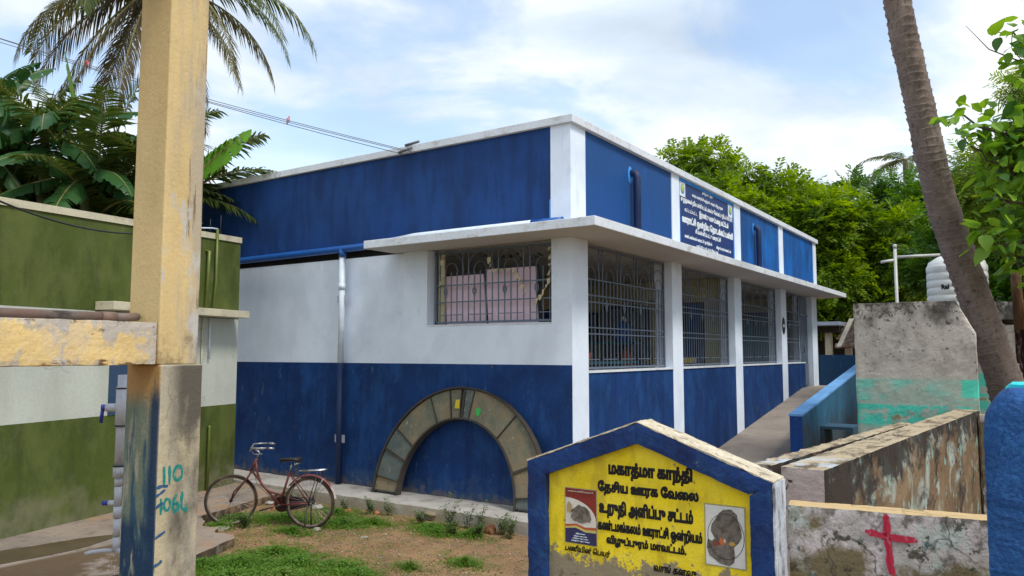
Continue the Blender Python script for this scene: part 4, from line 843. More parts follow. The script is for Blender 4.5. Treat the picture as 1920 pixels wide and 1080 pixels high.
BB = (.40, 0, .285); ST = (.245, 0, .80); HT = (.72, 0, .86); HB = (.80, 0, .69)
bt_('seat_tube', [BB, (.275, 0, .70)], .015); bt_('seat_post', [(.275, 0, .70), (.25, 0, .80)], .012, 'chrome')
bt_('head_tube', [HT, HB], .019); bt_('down_tube', [(.79, 0, .71), (.60, 0, .49), BB], .015)
bt_('curved_tube', [(.735, 0, .83), (.71, 0, .68), (.65, 0, .53), (.55, 0, .45), (.44, 0, .42), (.345, 0, .415)], .014)
for s_ in (-1, 1):
    bt_('chain_stay', [(.38, .02 * s_, .285), (.0, .055 * s_, WR)], .009); bt_('seat_stay', [(.28, .015 * s_, .69), (.0, .055 * s_, WR)], .008)
    bt_('mudguard_stay', [(0, .055 * s_, WR), (-.18, .03 * s_, WR + .30)], .004, 'chrome', 5)
fk = Vector((WB, 0, WR)); rot = Matrix.Rotation(SA, 3, 'Z')
def sp_(x, y, z):     # point in steered space about the head axis
    ax_ = Vector((.79, 0, .71)); v = rot @ Vector((x - .84, y, 0)); return (.84 + v.x, v.y, z)
for s_ in (-1, 1): MB().tube([sp_(.80, .045 * s_, .68), sp_(.85, .05 * s_, .60), (WB - .06 + .0 * s_, .05 * s_, .44), (WB - .05 * s_ * math.sin(SA), .05 * s_ * math.cos(SA), WR)], .011, 8).build('fork_blade', M['frame_red'], bk)
bt_('fork_crown', [sp_(.80, -.055, .68), sp_(.80, .055, .68)], .016)
bt_('stem', [HT, (.69, 0, .935), (.735, 0.0, .965)], .012, 'chrome')
hb = [(.56, .27), (.66, .275), (.735, .22), (.765, .12), (.75, 0), (.765, -.12), (.735, -.22), (.66, -.275), (.56, -.27)]
pth = [sp_(x + .05, y, .965 + .045 * (abs(y) > .2)) for x, y in hb]
MB().tube(pth, .011, 8).build('handlebar', M['chrome'], bk)
for s_ in (-1, 1):
    MB().tube([sp_(.60, .27 * s_, 1.01), sp_(.52, .27 * s_, 1.00)], .015, 8).build('grip', M['chrome'], bk)
    MB().tube([sp_(.79, .17 * s_, .96), sp_(.76, .21 * s_, .93), sp_(.66, .235 * s_, .935)], .006, 6).build('brake_lever', M['chrome'], bk)
# saddle
mb = MB(); A = []
for x, w_, z in ((.13, .02, .845), (.14, .085, .862), (.20, .095, .868), (.28, .06, .862), (.36, .028, .857), (.405, .018, .850), (.41, .006, .838)):
    A.append(mb.pts([(x, w_ * math.cos(a), z + (.014 if math.sin(a) > 0 else .034) * math.sin(a)) for a in np.linspace(0, 2 * math.pi, 13)[:-1]]))
for a, b in zip(A, A[1:]):
    for q in range(12): mb.face([a + q, a + (q + 1) % 12, b + (q + 1) % 12, b + q], True)
mb.face([A[0] + q for q in range(12)]); mb.face([A[-1] + q for q in reversed(range(12))])
sd2 = mb.build('saddle', M['saddle'], bk)
for s_ in (-1, 1): MB().tube([(.15, .05 * s_, .82), (.19, .05 * s_, .79), (.19, .05 * s_, .83)], .011, 6).build('spring', M['chrome'], sd2)
# mudguard, carrier, chain case, stand, cranks
mb = MB(); A = []
for k in range(25):
    t = R(20 + (160 - 20) * k / 24 + 14); r_ = WR + .022
    t = R(35 + 135 * k / 24); A.append(mb.pts([(r * math.cos(t), y, WR + r * math.sin(t)) for y, r in ((-.026, r_ - .012), (-.02, r_), (0, r_ + .006), (.02, r_), (.026, r_ - .012))]))
for a, b in zip(A, A[1:]):
    for q in range(4): mb.face([a + q, a + q + 1, b + q + 1, b + q], True)
mb.build('mudguard', M['guard'], bk)
for s_ in (-1, -.33, .33, 1): bt_('carrier_bar', [(.14, .05 * s_, .715), (-.02, .055 * s_, .725), (-.20, .05 * s_, .735)], .006, 'chrome', 6)
for x in (.12, -.04, -.20): bt_('carrier_bar', [(x, -.055, .72 + (.14 - x) * .05), (x, .055, .72 + (.14 - x) * .05)], .006, 'chrome', 6)
for s_ in (-1, 1): bt_('carrier_strut', [(-.12, .05 * s_, .728), (0, .06 * s_, WR)], .006, 'rust', 6)
mb = MB(); prof_ = [(.40 + .10 * math.cos(a), .285 + .10 * math.sin(a)) for a in np.linspace(-math.pi / 2, math.pi / 2, 9)] + [(-.0 + .045 * math.cos(a), .325 + .05 * math.sin(a)) for a in np.linspace(math.pi / 2, 3 * math.pi / 2, 6)]
mb.prism(prof_, (0, -.075, 0), (1, 0, 0), (0, 0, 1), (0, .03, 0)); hcab = [MB().tube([sp_(.79, .0, .94), (.80, .0, .84), (.70, .03, .55), (.42, .03, .30)], .003, 5).build('brake_rod', M['cable'], bk), MB().tube([sp_(.80, .03, .95), (.86, .02, .82), (.86, .02, .70)], .003, 5).build('brake_rod', M['cable'], bk)]
cc = mb.build('chain_case', layered('dark_maroon_case', (0.028, 0.010, 0.010), [dict(c=(0.09, 0.03, 0.02), s=(12, 12, 12), t=.6, w=.1, a=.6)], .5, .1), bk); bev(cc, .006)
bt_('crank', [(.40, .06, .285), (.545, .065, .245)], .009, 'rust', 6); bt_('crank', [(.40, -.085, .285), (.255, -.09, .325)], .009, 'rust', 6); bt_('axle', [(.40, -.09, .285), (.40, .07, .285)], .014, 'rust')
MB().obox((.56, .115, .245), (.045, 0, -.01), (0, .035, 0), (.002, 0, .010)).build('pedal', M['rust'], bk); MB().obox((.245, -.14, .325), (.045, 0, 0), (0, .035, 0), (0, 0, .010)).build('pedal', M['rust'], bk)
for s_ in (-1, 1): bt_('stand_leg', [(.01, .06 * s_, WR - .02), (.02, .095 * s_, .15), (.02, .10 * s_, .008)], .010, 'rust', 6)
bt_('stand_foot', [(.02, -.10, .012), (.02, .10, .012)], .008, 'rust', 6)

# ================================================================== painted sign wall
ys_ = 3.95
sg = empty('sign_wall', 'gabled yellow and navy painted sign wall with Tamil lettering in the foreground', 'sign', (-1.84, 4.1, 0))
out_ = [(-2.553, -.05), (-2.553, 1.553), (-1.842, 1.812), (-1.112, 1.553), (-1.112, -.05)]
inn = [(-2.428, -.05), (-2.428, 1.484), (-1.843, 1.700), (-1.228, 1.484), (-1.228, -.05)]
def shp(poly, y0, y1): return MB().prism(poly, (0, y0, 0), (1, 0, 0), (0, 0, 1), (0, y1 - y0, 0))
hang(shp([(x * 1 + (.002 if x < -2 else -.002) * (i in (0, 1, 3, 4)), z - .002 * (i in (1, 2, 3))) for i, (x, z) in enumerate(out_)], ys_ + .05, ys_ + .20).build('wall', M['sign_yellow']), sg)
# frame beams, each with its own bevel
def fpoly(name, poly):
    o = hang(shp(poly, ys_, ys_ + .05).build(name, M['sign_blue']), sg); roughen(o, .035, .0035, 9); return o
fpoly('frame_post', [(-2.553, -.05), (-2.428, -.05), (-2.428, 1.484), (-2.553, 1.553)])
fpoly('frame_beam', [(-2.553, 1.553), (-2.428, 1.484), (-1.843, 1.700), (-1.842, 1.812)])
fpoly('frame_beam', [(-1.842, 1.812), (-1.843, 1.700), (-1.228, 1.484), (-1.112, 1.553)])
fpoly('frame_post', [(-1.112, -.05), (-1.112, 1.553), (-1.228, 1.484), (-1.228, -.05)])
for nm, (a, b) in (('top_face', ((-2.560, 1.551), (-1.842, 1.812))), ('top_face', ((-1.842, 1.812), (-1.106, 1.551)))):
    o = hang(MB().prism([a, b, (b[0], b[1] + .012), (a[0], a[1] + .012)], (0, ys_ + .004, 0), (1, 0, 0), (0, 0, 1), (0, .205, 0)).build(nm, M['sign_top']), sg); roughen(o, .03, .004, 12)
o = hang(MB().box(-1.112, -1.098, ys_ + .002, ys_ + .205, -.05, 1.553).build('side_face', M['sign_side']), sg); roughen(o, .03, .004, 12)
YF = ys_ + .0485
def st(s, x0, x1, z0, z1, bold=.05, slant=0, mat='ink'):
    text_mesh('lettering', s, (x0, YF, z0), (1, 0, 0), (0, 0, 1), x1 - x0, z1 - z0, M[mat], sg, bold, slant, par=Matrix.Translation(-sg.location))
st('மகாத்மா காந்தி', -2.038, -1.540, 1.487, 1.592, 0.076)
st('ேதசிய ஊரக ேவைல', -2.107, -1.508, 1.392, 1.478, 0.074)
st('உறுதி அளிப்பு சட்டம்', -2.100, -1.540, 1.268, 1.372, 0.074)
st('கண்டமங்கலம் ஊராட்சி ஒன்றியம்', -2.110, -1.492, 1.178, 1.262, 0.074)
st('விழுப்புரம் மாவட்டம்.', -2.055, -1.582, 1.112, 1.180, 0.072)
st('பணியின் ெபயர்', -2.325, -2.030, 1.045, 1.092, .045, .25)
st('வாங் கனவு', -1.770, -1.528, 1.020, 1.066, .045, .2)
# left poster: flat printed sheet
def flat(name, poly, mat, parent, layer): 
    mb = MB(); n = mb.pts([(x, YF - .001 - .0007 * layer, z) for x, z in poly]); mb.face(range(n, n + len(poly))); return hang(mb.build(name, mat), parent) if parent is sg else mb.build(name, mat, parent)
fr_red = plain('poster_dark_red', (0.23, 0.022, 0.016), .5); fr_nav = plain('poster_navy', (0.022, 0.026, 0.10), .5); fr_wht = plain('poster_white', (0.66, 0.63, 0.56), .6)
fr_yel = plain('poster_yellow', (0.52, 0.46, 0.13), .6); fr_grn = plain('poster_green', (0.16, 0.28, 0.06), .6); cem = layered('bare_grey_patch', (0.19, 0.17, 0.145), [dict(c=(0.09, 0.075, 0.06), s=(26, 26, 26), t=.52, w=.08, a=.8, rg=.7)], .95, .9, 60)
Lx0, Lx1, Lz0, Lz1 = -2.318, -2.117, 1.105, 1.412
po = bpy.data.objects.new('left_poster', None); COL.objects.link(po); hang(po, sg)
def rect(x0, x1, z0, z1): return [(x0, z0), (x1, z0), (x1, z1), (x0, z1)]
def fl(n, poly, m, L_): flat(n, poly, m, po, L_)
fl('border', rect(Lx0 - .004, Lx1 + .004, Lz0 - .004, Lz1 + .004), plain('poster_grey', (.3, .27, .22), .6), 0)
fl('sheet', rect(Lx0, Lx1, Lz0, Lz1), fr_red, 1)
fl('white_field', [(Lx0, 1.185)] + [(Lx1 - .0, 1.185)] + [(Lx1 - .0, 1.235)] + [(Lx0 + .201 * math.cos(a), 1.235 + .125 * math.sin(a)) for a in np.linspace(0.05, math.pi / 2, 10)], fr_wht, 2)
fl('wave', [(Lx0, 1.205), (Lx0 + .07, 1.215), (Lx0 + .13, 1.200), (Lx1, 1.205), (Lx1, 1.15), (Lx0, 1.15)], plain('poster_orange', (.45, .09, .03), .6), 3)
fl('wave', [(Lx0, 1.193), (Lx0 + .07, 1.203), (Lx0 + .13, 1.186), (Lx1, 1.190), (Lx1, 1.15), (Lx0, 1.15)], fr_yel, 4)
fl('wave', [(Lx0, 1.182), (Lx0 + .07, 1.192), (Lx0 + .13, 1.172), (Lx1, 1.174), (Lx1, 1.105), (Lx0, 1.105)], fr_nav, 5)
def ragged(cx, cz, rx, rz, seed, n=26, amp=.35):
    return [(cx + rx * math.cos(a) * (1 + amp * noise.noise(Vector((math.cos(a) * 1.3, math.sin(a) * 1.3, seed)))), cz + rz * math.sin(a) * (1 + amp * noise.noise(Vector((math.cos(a) * 1.3 + 5, math.sin(a) * 1.3, seed))))) for a in np.linspace(0, 2 * math.pi, n + 1)[:-1]]
fl('torn_patch', ragged(-2.215, 1.262, .075, .048, 3, amp=.9), cem, 6)
fl('torn_patch', ragged(-2.29, 1.30, .022, .03, 8, amp=.8), plain('poster_stain', (.40, .30, .14), .7), 6)
for z, w_ in ((1.160, .06), (1.146, .085), (1.133, .10), (1.119, .12)): 
    text_mesh('lettering', 'தமிழ்நாடு அரசு ஊரக', (-2.218 - w_ / 2, YF - .0055, z - .006), (1, 0, 0), (0, 0, 1), w_, .010, M['letter_white'], po, .05, res=1)
text_mesh('lettering', 'ஊரக வளர்ச்சி ஊராட்சி', (-2.30, YF - .0055, 1.392), (1, 0, 0), (0, 0, 1), .165, .011, fr_wht, po, .05, res=1)
# right poster, most of it torn away to bare cement
po = bpy.data.objects.new('right_poster', None); COL.objects.link(po); hang(po, sg)
Rx0, Rx1 = -1.473, -1.268
fl('border', rect(Rx0 - .006, Rx1 + .006, 1.098, 1.414), plain('poster_edge', (.35, .33, .14), .6), 0)
fl('sheet', rect(Rx0, Rx1, 1.104, 1.407), plain('poster_paper', (.66, .68, .66), .6), 1)
mb = MB(); path = [(-1.366 + .095 * math.cos(a), YF - .0035, 1.255 + .115 * math.sin(a)) for a in np.linspace(0, 2 * math.pi, 37)]; mb.tube(path, .0012, 4, False); mb.build('ring_print', M['black'], po)
fl('torn_patch', [( -1.375, 1.39), (-1.335, 1.395), (-1.305, 1.37), (-1.30, 1.335), (-1.285, 1.30), (-1.283, 1.26), (-1.30, 1.23), (-1.325, 1.205), (-1.32, 1.165), (-1.325, 1.13), (-1.35, 1.108), (-1.40, 1.115), (-1.43, 1.135), (-1.455, 1.15), (-1.468, 1.19), (-1.462, 1.235), (-1.44, 1.225), (-1.425, 1.24), (-1.445, 1.275), (-1.44, 1.31), (-1.415, 1.345), (-1.40, 1.37)], cem, 3)
fl('print_remnant', ragged(-1.385, 1.228, .016, .020, 2, 12, .6), plain('remnant_orange', (.50, .14, .05), .6), 4); fl('print_remnant', ragged(-1.335, 1.222, .020, .008, 5, 12, .8), plain('remnant_yellow', (.50, .30, .06), .6), 4)
fl('print_remnant', ragged(-1.42, 1.215, .018, .014, 9, 12, .8), plain('remnant_brown', (.20, .05, .03), .6), 4)
fl('print_remnant', ragged(-1.372, 1.232, .006, .010, 12, 10, .5), plain('remnant_cream', (.6, .45, .3), .6), 5)

# ================================================================== tank walls beside the sign
cw = empty('low_wall', 'low mottled whitish wall with a red cross painted on it', 'wall', (-.6, 4.3, 0))
cs_ = Vector((.900, .144, 0)).normalized()
def wall_prism(name, a, b, thick, z1, mat, ow, cell=.05, amp=.008, z0=-.05, z1b=None):
    a, b = Vector((*a, 0)), Vector((*b, 0)); u = (b - a).normalized(); n_ = Vector((-u.y, u.x, 0)); z1b = z1b or z1
    mb = MB(); n0 = mb.pts([a + Vector((0, 0, z0)), b + Vector((0, 0, z0)), b + n_ * thick + Vector((0, 0, z0)), a + n_ * thick + Vector((0, 0, z0)), a + Vector((0, 0, z1)), b + Vector((0, 0, z1b)), b + n_ * thick + Vector((0, 0, z1b)), a + n_ * thick + Vector((0, 0, z1))])
    for f in ((0, 3, 2, 1), (4, 5, 6, 7), (0, 1, 5, 4), (1, 2, 6, 5), (2, 3, 7, 6), (3, 0, 4, 7)): mb.face([n0 + i for i in f])
    o = mb.build(name, mat)
    if cell: roughen(o, cell, amp, 7)
    if ow: hang(o, ow)
    return o
wall_prism('wall', (-1.094, 4.162), (.45, 4.409), .155, 1.42, M['cross_wall'], cw, .035, .005)
a0_ = Vector((-1.094, 4.162, 0)); nn_ = Vector((cs_.y, -cs_.x, 0))
def crm(u, v, n): p = a0_ + cs_ * (u + 1.094) + nn_ * (n + .005); return (p.x, p.y, v)
for st_ in ([[(-.640, 1.412), (-.640, 1.33), (-.634, 1.25), (-.630, 1.18), (-.624, 1.125)]], [[(-.735, 1.322), (-.68, 1.312), (-.64, 1.305), (-.58, 1.300), (-.515, 1.303)]]):
    brush('painted_cross_stroke', st_, crm, M['red_paint'], cw, .030)
    brush('painted_cross_stroke', [[(u + .010, v - .008) for u, v in st_[0]]], lambda u, v, n: crm(u, v, n + .0022), M['red_paint'], cw, .018)
def wp3(name, pts, lb, cat='wall'):
    o = name; o['label'] = lb; o['category'] = cat; return o
w1 = wall_prism('streaked_wall', (-1.199, 5.485), (-.66, 12.40), .29, 1.42, M['brown_wall'], None, .07, .005)
tag(w1, 'long brown wall streaked black and pale green with a worn sandy top', 'wall')
w2 = wall_prism('outer_low_wall', (-1.555, 5.55), (-1.23, 10.2), .15, 1.42, M['brown_wall'], None, .07, .008, z1b=1.38)
tag(w2, 'thin broken topped low wall running behind the brown streaked wall', 'wall')
w3 = wall_prism('end_wall', (-.655, 12.05), (.6, 12.15), .15, 1.38, M['cross_wall'], None, .08, .008); tag(w3, 'short whitish wall stub behind the streaked wall at the blue post', 'wall')
# big concrete slab wall with one corner cut off
bw = MB(); Q_ = [(-2.225, -.05), (-.895, -.05), (-.668, -.05), (-.668, 2.46), (-.895, 2.46), (-2.225, 2.46), (-.895, 2.925), (-2.225, 2.93)]
nb = bw.pts([(x, 12.41, z) for x, z in Q_] + [(x, 12.57, z) for x, z in Q_])
for f in ((0, 1, 4, 5), (1, 2, 3, 4), (5, 4, 6, 7), (4, 3, 6)): bw.face([nb + k for k in f]); bw.face([nb + 8 + k for k in reversed(f)])
for a_, b_ in ((0, 1), (1, 2), (2, 3), (3, 6), (6, 7), (7, 5), (5, 0)): bw.face([nb + a_, nb + b_, nb + 8 + b_, nb + 8 + a_])
bw = bw.build('concrete_wall', M['old_conc']); roughen(bw, .06, .010, 6)
tag(bw, 'tall mouldy concrete wall with a cut corner and turquoise paint along its foot', 'wall')
# blue post at the right edge
pb = MB(); 
pp_ = [(-.172, -.05), (.34, -.05), (.34, 2.075), (-.085, 2.075), (-.125, 2.045), (-.158, 1.99), (-.166, 1.955)]
pb.prism(pp_, (0, 3.2, 0), (1, 0, 0), (0, 0, 1), (0, .42, 0)); me_ = pb.build('post', M['post_blue'])
bm = bmesh.new(); bm.from_mesh(me_.data)
ed = [e for e in bm.edges if all(abs(v.co.y - 3.2) < 1e-4 and v.co.z > 1.9 for v in e.verts)]
bmesh.ops.bevel(bm, geom=ed, offset=.10, segments=5, affect='EDGES', profile=.6); bm.to_mesh(me_.data); bm.free()
me_.name = 'blue_post'; roughen(me_, .02, .0025, 25)
pe = empty('gate_post', 'rough blue gate post with a turquoise top at the right edge', 'post', (0, 3.4, 0)); hang(me_, pe)
tp = MB().prism([(-.10, 2.069), (.335, 2.069), (.335, 2.087), (-.08, 2.087)], (0, 3.335, 0), (1, 0, 0), (0, 0, 1), (0, .28, 0)).build('top_paint', M['turq']); hang(tp, pe); roughen(tp, .03, .003, 20)

# ================================================================== beyond the walls
pt_ = empty('pipe_mast', 'pale metal T shaped pipe mast above the mouldy concrete wall', 'pipe', (-2.02, 15.4, 0))
M['palepipe'] = plain('pale_grey_pipe', (0.48, 0.50, 0.50), .45)
hang(MB().tube([(-2.03, 15.45, 0), (-2.02, 15.39, 4.08)], .028, 8).build('mast', M['palepipe']), pt_); hang(MB().tube([(-2.24, 15.27, 3.83), (-2.02, 15.40, 3.87)], .026, 8).tube([(-2.02, 15.40, 3.92), (-1.35, 15.83, 3.96)], .026, 8).build('arm', M['palepipe']), pt_)
hang(MB().tube([(-2.02, 15.39, 4.08), (-2.02, 15.39, 4.15)], .034, 8).build('cap', M['palepipe']), pt_)
tk = empty('water_tank', 'white ribbed plastic water tank partly hidden by the leaning trunk', 'water tank', (-1.20, 17.3, 2.70))
M['tank'] = layered('white_tank_plastic', (0.74, 0.76, 0.74), [dict(c=(0.5, 0.5, 0.46), s=(3, 3, 9), t=.62, w=.1, a=.5)], .4, .05)
pr_ = [(0, 0), (.60, 0)]; z = .03
while z < 1.15: pr_ += [(.618, z), (.628, z + .012), (.630, z + .06), (.628, z + .115), (.618, z + .127)]; z += .145
pr_ += [(.60, 1.20), (.58, 1.26), (.40, 1.36), (.22, 1.42), (.20, 1.46), (0, 1.47)]
MB().lathe(pr_, n=40).build('body', M['tank'], tk); tk.scale = (.84, .84, 1.0)
mb = MB(); hang_t = text_mesh('lettering', 'Rai', (0, 0, 0), (1, 0, 0), (0, 0, 1), .17, .10, M['black'], tk, .06, res=1)
# wrap the letters round the tank
a_c = math.atan2(-17.3, 1.2) - .52
for v in hang_t.data.vertices:
    u = v.co.x; a = a_c + u / .63; r_ = .636 + v.co.y * .5; z = v.co.z + .70; v.co = Vector((r_ * math.cos(a), r_ * math.sin(a), z))
tb = MB().box(-2.1, -.3, 16.6, 18.0, -.05, 2.70).build('tank_platform', M['old_conc']); tag(tb, 'plain concrete block carrying the white water tank', 'platform')
sc = empty('concrete_shed', 'low concrete shed with a mouldy flat roof slab right of the leaning trunk', 'shed', (.2, 17, 0))
hang(MB().box(-.75, 2.6, 16.6, 19.0, 2.80, 3.12).build('roof_slab', M['old_conc']), sc); hang(MB().box(-.75, -.55, 16.65, 16.85, -.05, 2.80).build('post', M['old_conc']), sc); hang(MB().box(1.9, 2.1, 16.65, 16.85, -.05, 2.80).build('post', M['old_conc']), sc)
hang(MB().box(-.7, 2.5, 18.8, 18.95, -.05, 2.80).build('back_wall', M['dark']), sc)  # dark wall colour stands in for the shade inside the shed
def cloth(name, x, y, z, w, h, mat, lb, seed):
    mb = MB(); n = 14; V = []
    for j in range(12):
        for i in range(n): V.append((x + w * i / (n - 1) - w / 2 * 0 + .02 * math.sin(j + seed), y + .05 * math.sin(i * 1.7 + seed + j * .2), z - h * j / 11 - .03 * math.sin(i * .9 + seed)))
    F = [(j * n + i, j * n + i + 1, (j + 1) * n + i + 1, (j + 1) * n + i) for j in range(11) for i in range(n - 1)]
    o = np_mesh(name, V, F, mat, smooth=True); md = o.modifiers.new('thick', 'SOLIDIFY'); md.thickness = .01; return tag(o, lb, 'cloth')
cloth('hanging_cloth', -.56, 17.3, 2.55, .20, .75, plain('faded_blue_cloth', (.12, .2, .34), .9), 'faded blue cloth hanging under the shed roof', 1)
cloth('hanging_cloth', -.34, 17.4, 2.70, .34, .85, layered('dark_patterned_cloth', (.10, .06, .07), [dict(c=(.4, .3, .26), s=(14, 14, 9), t=.56, w=.04, a=.9)], .9, 0), 'dark patterned cloth hanging under the shed roof beside the blue one', 4)
pt2 = MB().tube([(-.20, 16.2, 2.6), (-.22, 16.2, 3.5), (-.20, 16.2, 3.62)], [.09, .085, .08], 9).build('tree_stump_post', layered('bark_post', (.16, .09, .045), [dict(c=(.07, .04, .02), s=(14, 14, 3), t=.5, w=.1, a=.8)], .9, .6)); tag(pt2, 'cut brown timber post with a pale orange end at the right edge', 'post')
# distant tiled shed behind the landing wall
hs = empty('tiled_shed', 'small old tiled shed with pale posts beyond the ramp landing', 'shed', (-5.5, 27, 0))
M['tile'] = layered('old_clay_tile', (0.13, 0.085, 0.06), [dict(c=(0.30, 0.24, 0.2), s=(6, 6, 6), t=.56, w=.1, a=.8)], .9, .4)
M['lime'] = layered('pale_limewash', (0.55, 0.52, 0.44), [dict(c=(0.3, 0.27, 0.2), s=(6, 6, 3), t=.6, w=.1, a=.6)], .9, .2)
hang(MB().box(-7.6, -5.25, 26.8, 27.2, 2.85, 3.05).build('beam', M['dark']), hs); hang(MB().box(-7.8, -5.20, 26.5, 29.5, 3.08, 3.20).build('roof_sheet', plain('pale_blue_sheet', (.35, .42, .55), .5)), hs)
for x in (-5.62, -5.02, -7.2): hang(MB().box(x - .1, x + .1, 26.9, 27.1, -.05, 2.86 if x != -5.02 else 2.40).build('post', M['lime']), hs)
hang(MB().box(-7.7, -5.2, 29.3, 29.4, -.05, 3.0).build('back_wall', M['dark']), hs)
for r_ in range(6):
    for c_ in range(9):
        x = -5.25 + c_ * .20 + (r_ % 2) * .09; zz = 2.42 + .13 * r_; y = 26.6 + .16 * r_
        hang(MB().obox((x, y, zz + .01 * ((c_ * 7 + r_) % 3)), (.098, 0, 0), (0, .10, .075), (0, -.012, .015)).build('roof_tile', M['tile']), hs)
hang(MB().obox((-5.10, 27.0, 2.84), (.07, 0, .0), (.12, .45, .46), (0, -.02, .02)).build('ridge_mortar', M['lime']), hs)

# ================================================================== VEGETATION
RT = Vector((.829, .559, 0)); FW = Vector((-.559, .829, 0))
# ---- leaning coconut trunk
tm = layered('ringed_palm_bark', (0.17, 0.12, 0.095), [dict(c=(0.25, 0.185, 0.145), s=(3, 3, 2), t=0.5, w=0.12, a=0.8), dict(c=(0.085, 0.06, 0.05), s=(9, 9, 26), t=0.58, w=0.1, a=0.8), dict(c=(0.10, 0.065, 0.05), s=(26, 26, 4), t=0.6, w=0.1, a=0.7),
    dict(c=(0.33, 0.28, 0.24), s=(5, 5, 30), t=0.64, w=0.06, a=0.6)], 0.95, 0.9, 30, 0.15, 2)
ctrl = [(.12, 14.6, -.1), (-.06, 14.58, .6), (-.295, 14.544, 1.21), (-.455, 14.491, 1.873), (-.789, 14.251, 3.223), (-1.136, 14.0, 4.595), (-1.348, 13.703, 6.129), (-1.561, 13.271, 7.788), (-1.78, 12.9, 10.0)]
rad = [.30, .285, .265, .255, .238, .228, .215, .198, .185]
def catmull(P, n):
    P = [Vector(p) for p in P]; P = [P[0] * 2 - P[1]] + P + [P[-1] * 2 - P[-2]]; O = []
    for i in range(1, len(P) - 2):
        for k in range(n):
            t = k / n; a, b, c, d = P[i - 1:i + 3]
            O.append(.5 * ((2 * b) + (c - a) * t + (2 * a - 5 * b + 4 * c - d) * t * t + (3 * b - a - 3 * c + d) * t ** 3))
    O.append(P[-2]); return O
path = catmull(ctrl, 110); rads = catmull([(r, 0, 0) for r in rad], 110); RINGV = []
mb = MB(); n = 32; rings = []; s_acc = 0; ph = 0; nextring = .1; rnd = random.Random(3); amp = .012; tilt = 0
for i, p in enumerate(path):
    d = path[min(i + 1, len(path) - 1)] - path[max(i - 1, 0)]; sd_, up = frame_of(d, Vector((0, 1, 0)))
    step = (path[i] - path[i - 1]).length if i else 0; s_acc += step
    ring = []
    for k in range(n):
        a = 2 * math.pi * k / n; dir_ = math.cos(a) * sd_ + math.sin(a) * up
        q = s_acc + .045 * math.sin(a + s_acc * .8) + .05 * noise.noise(dir_ * 1.6 + Vector((0, 0, s_acc * 1.1)))
        sp_ring = .125; fr = (q / sp_ring + .55 * noise.noise(Vector((0, 0, q * 2.3)))) % 1.0; RINGV.append(fr)
        rr = rads[i].x * (1 + .05 * noise.noise(dir_ * 1.5 + p * .7)) + (.008 + .022 * max(0, .5 + noise.noise(dir_ * 1.8 + p * 2.0))) * (fr ** 4) - .005 + .016 * noise.noise(dir_ * 5 + p * 4)
        ring.append(p + dir_ * rr)
    rings.append(mb.pts(ring))
for a, b in zip(rings, rings[1:]):
    for k in range(n): mb.face([a + k, a + (k + 1) % n, b + (k + 1) % n, b + k], True)
ptree = empty('coconut_palm', 'bare ringed coconut trunk leaning over the cut corner of the concrete wall', 'palm', (.1, 14.6, 0))
tr_o = hang(mb.build('trunk', None), ptree)
at = tr_o.data.attributes.new('ring', 'FLOAT', 'POINT'); at.data.foreach_set('value', RINGV)
tm2 = layered('ring_scarred_palm_bark', (0.19, 0.15, 0.13), [dict(c=(0.28, 0.225, 0.195), s=(3, 3, 2), t=0.5, w=0.12, a=0.7), dict(c=(0.085, 0.06, 0.05), s=(9, 9, 7), t=0.60, w=0.08, a=0.8, rg=.72), dict(c=(0.09, 0.06, 0.045), s=(24, 24, 6), t=0.62, w=0.08, a=0.7)], 0.95, 0.9, 30, 0.15, 2)
N = tm2.node_tree.nodes; L = tm2.node_tree.links; bs = N['Principled BSDF']; src = bs.inputs['Base Color'].links[0].from_socket
an = N.new('ShaderNodeAttribute'); an.attribute_name = 'ring'; rp = N.new('ShaderNodeValToRGB'); el = rp.color_ramp.elements
el[0].position = 0.0; el[0].color = (.42, .40, .40, 1); el[1].position = .16; el[1].color = (.85, .85, .85, 1); q_ = el.new(.78); q_.color = (1, 1, 1, 1); q_ = el.new(.93); q_.color = (1.0, 1.0, 1.0, 1); q_ = el.new(.965); q_.color = (.55, .52, .50, 1)
L.new(an.outputs['Fac'], rp.inputs[0]); mm = N.new('ShaderNodeMix'); mm.data_type = 'RGBA'; mm.blend_type = 'MULTIPLY'; mm.inputs['Factor'].default_value = .85
L.new(src, mm.inputs['A']); L.new(rp.outputs[0], mm.inputs['B']); L.new(mm.outputs['Result'], bs.inputs['Base Color']); tr_o.data.materials.clear(); tr_o.data.materials.append(tm2)

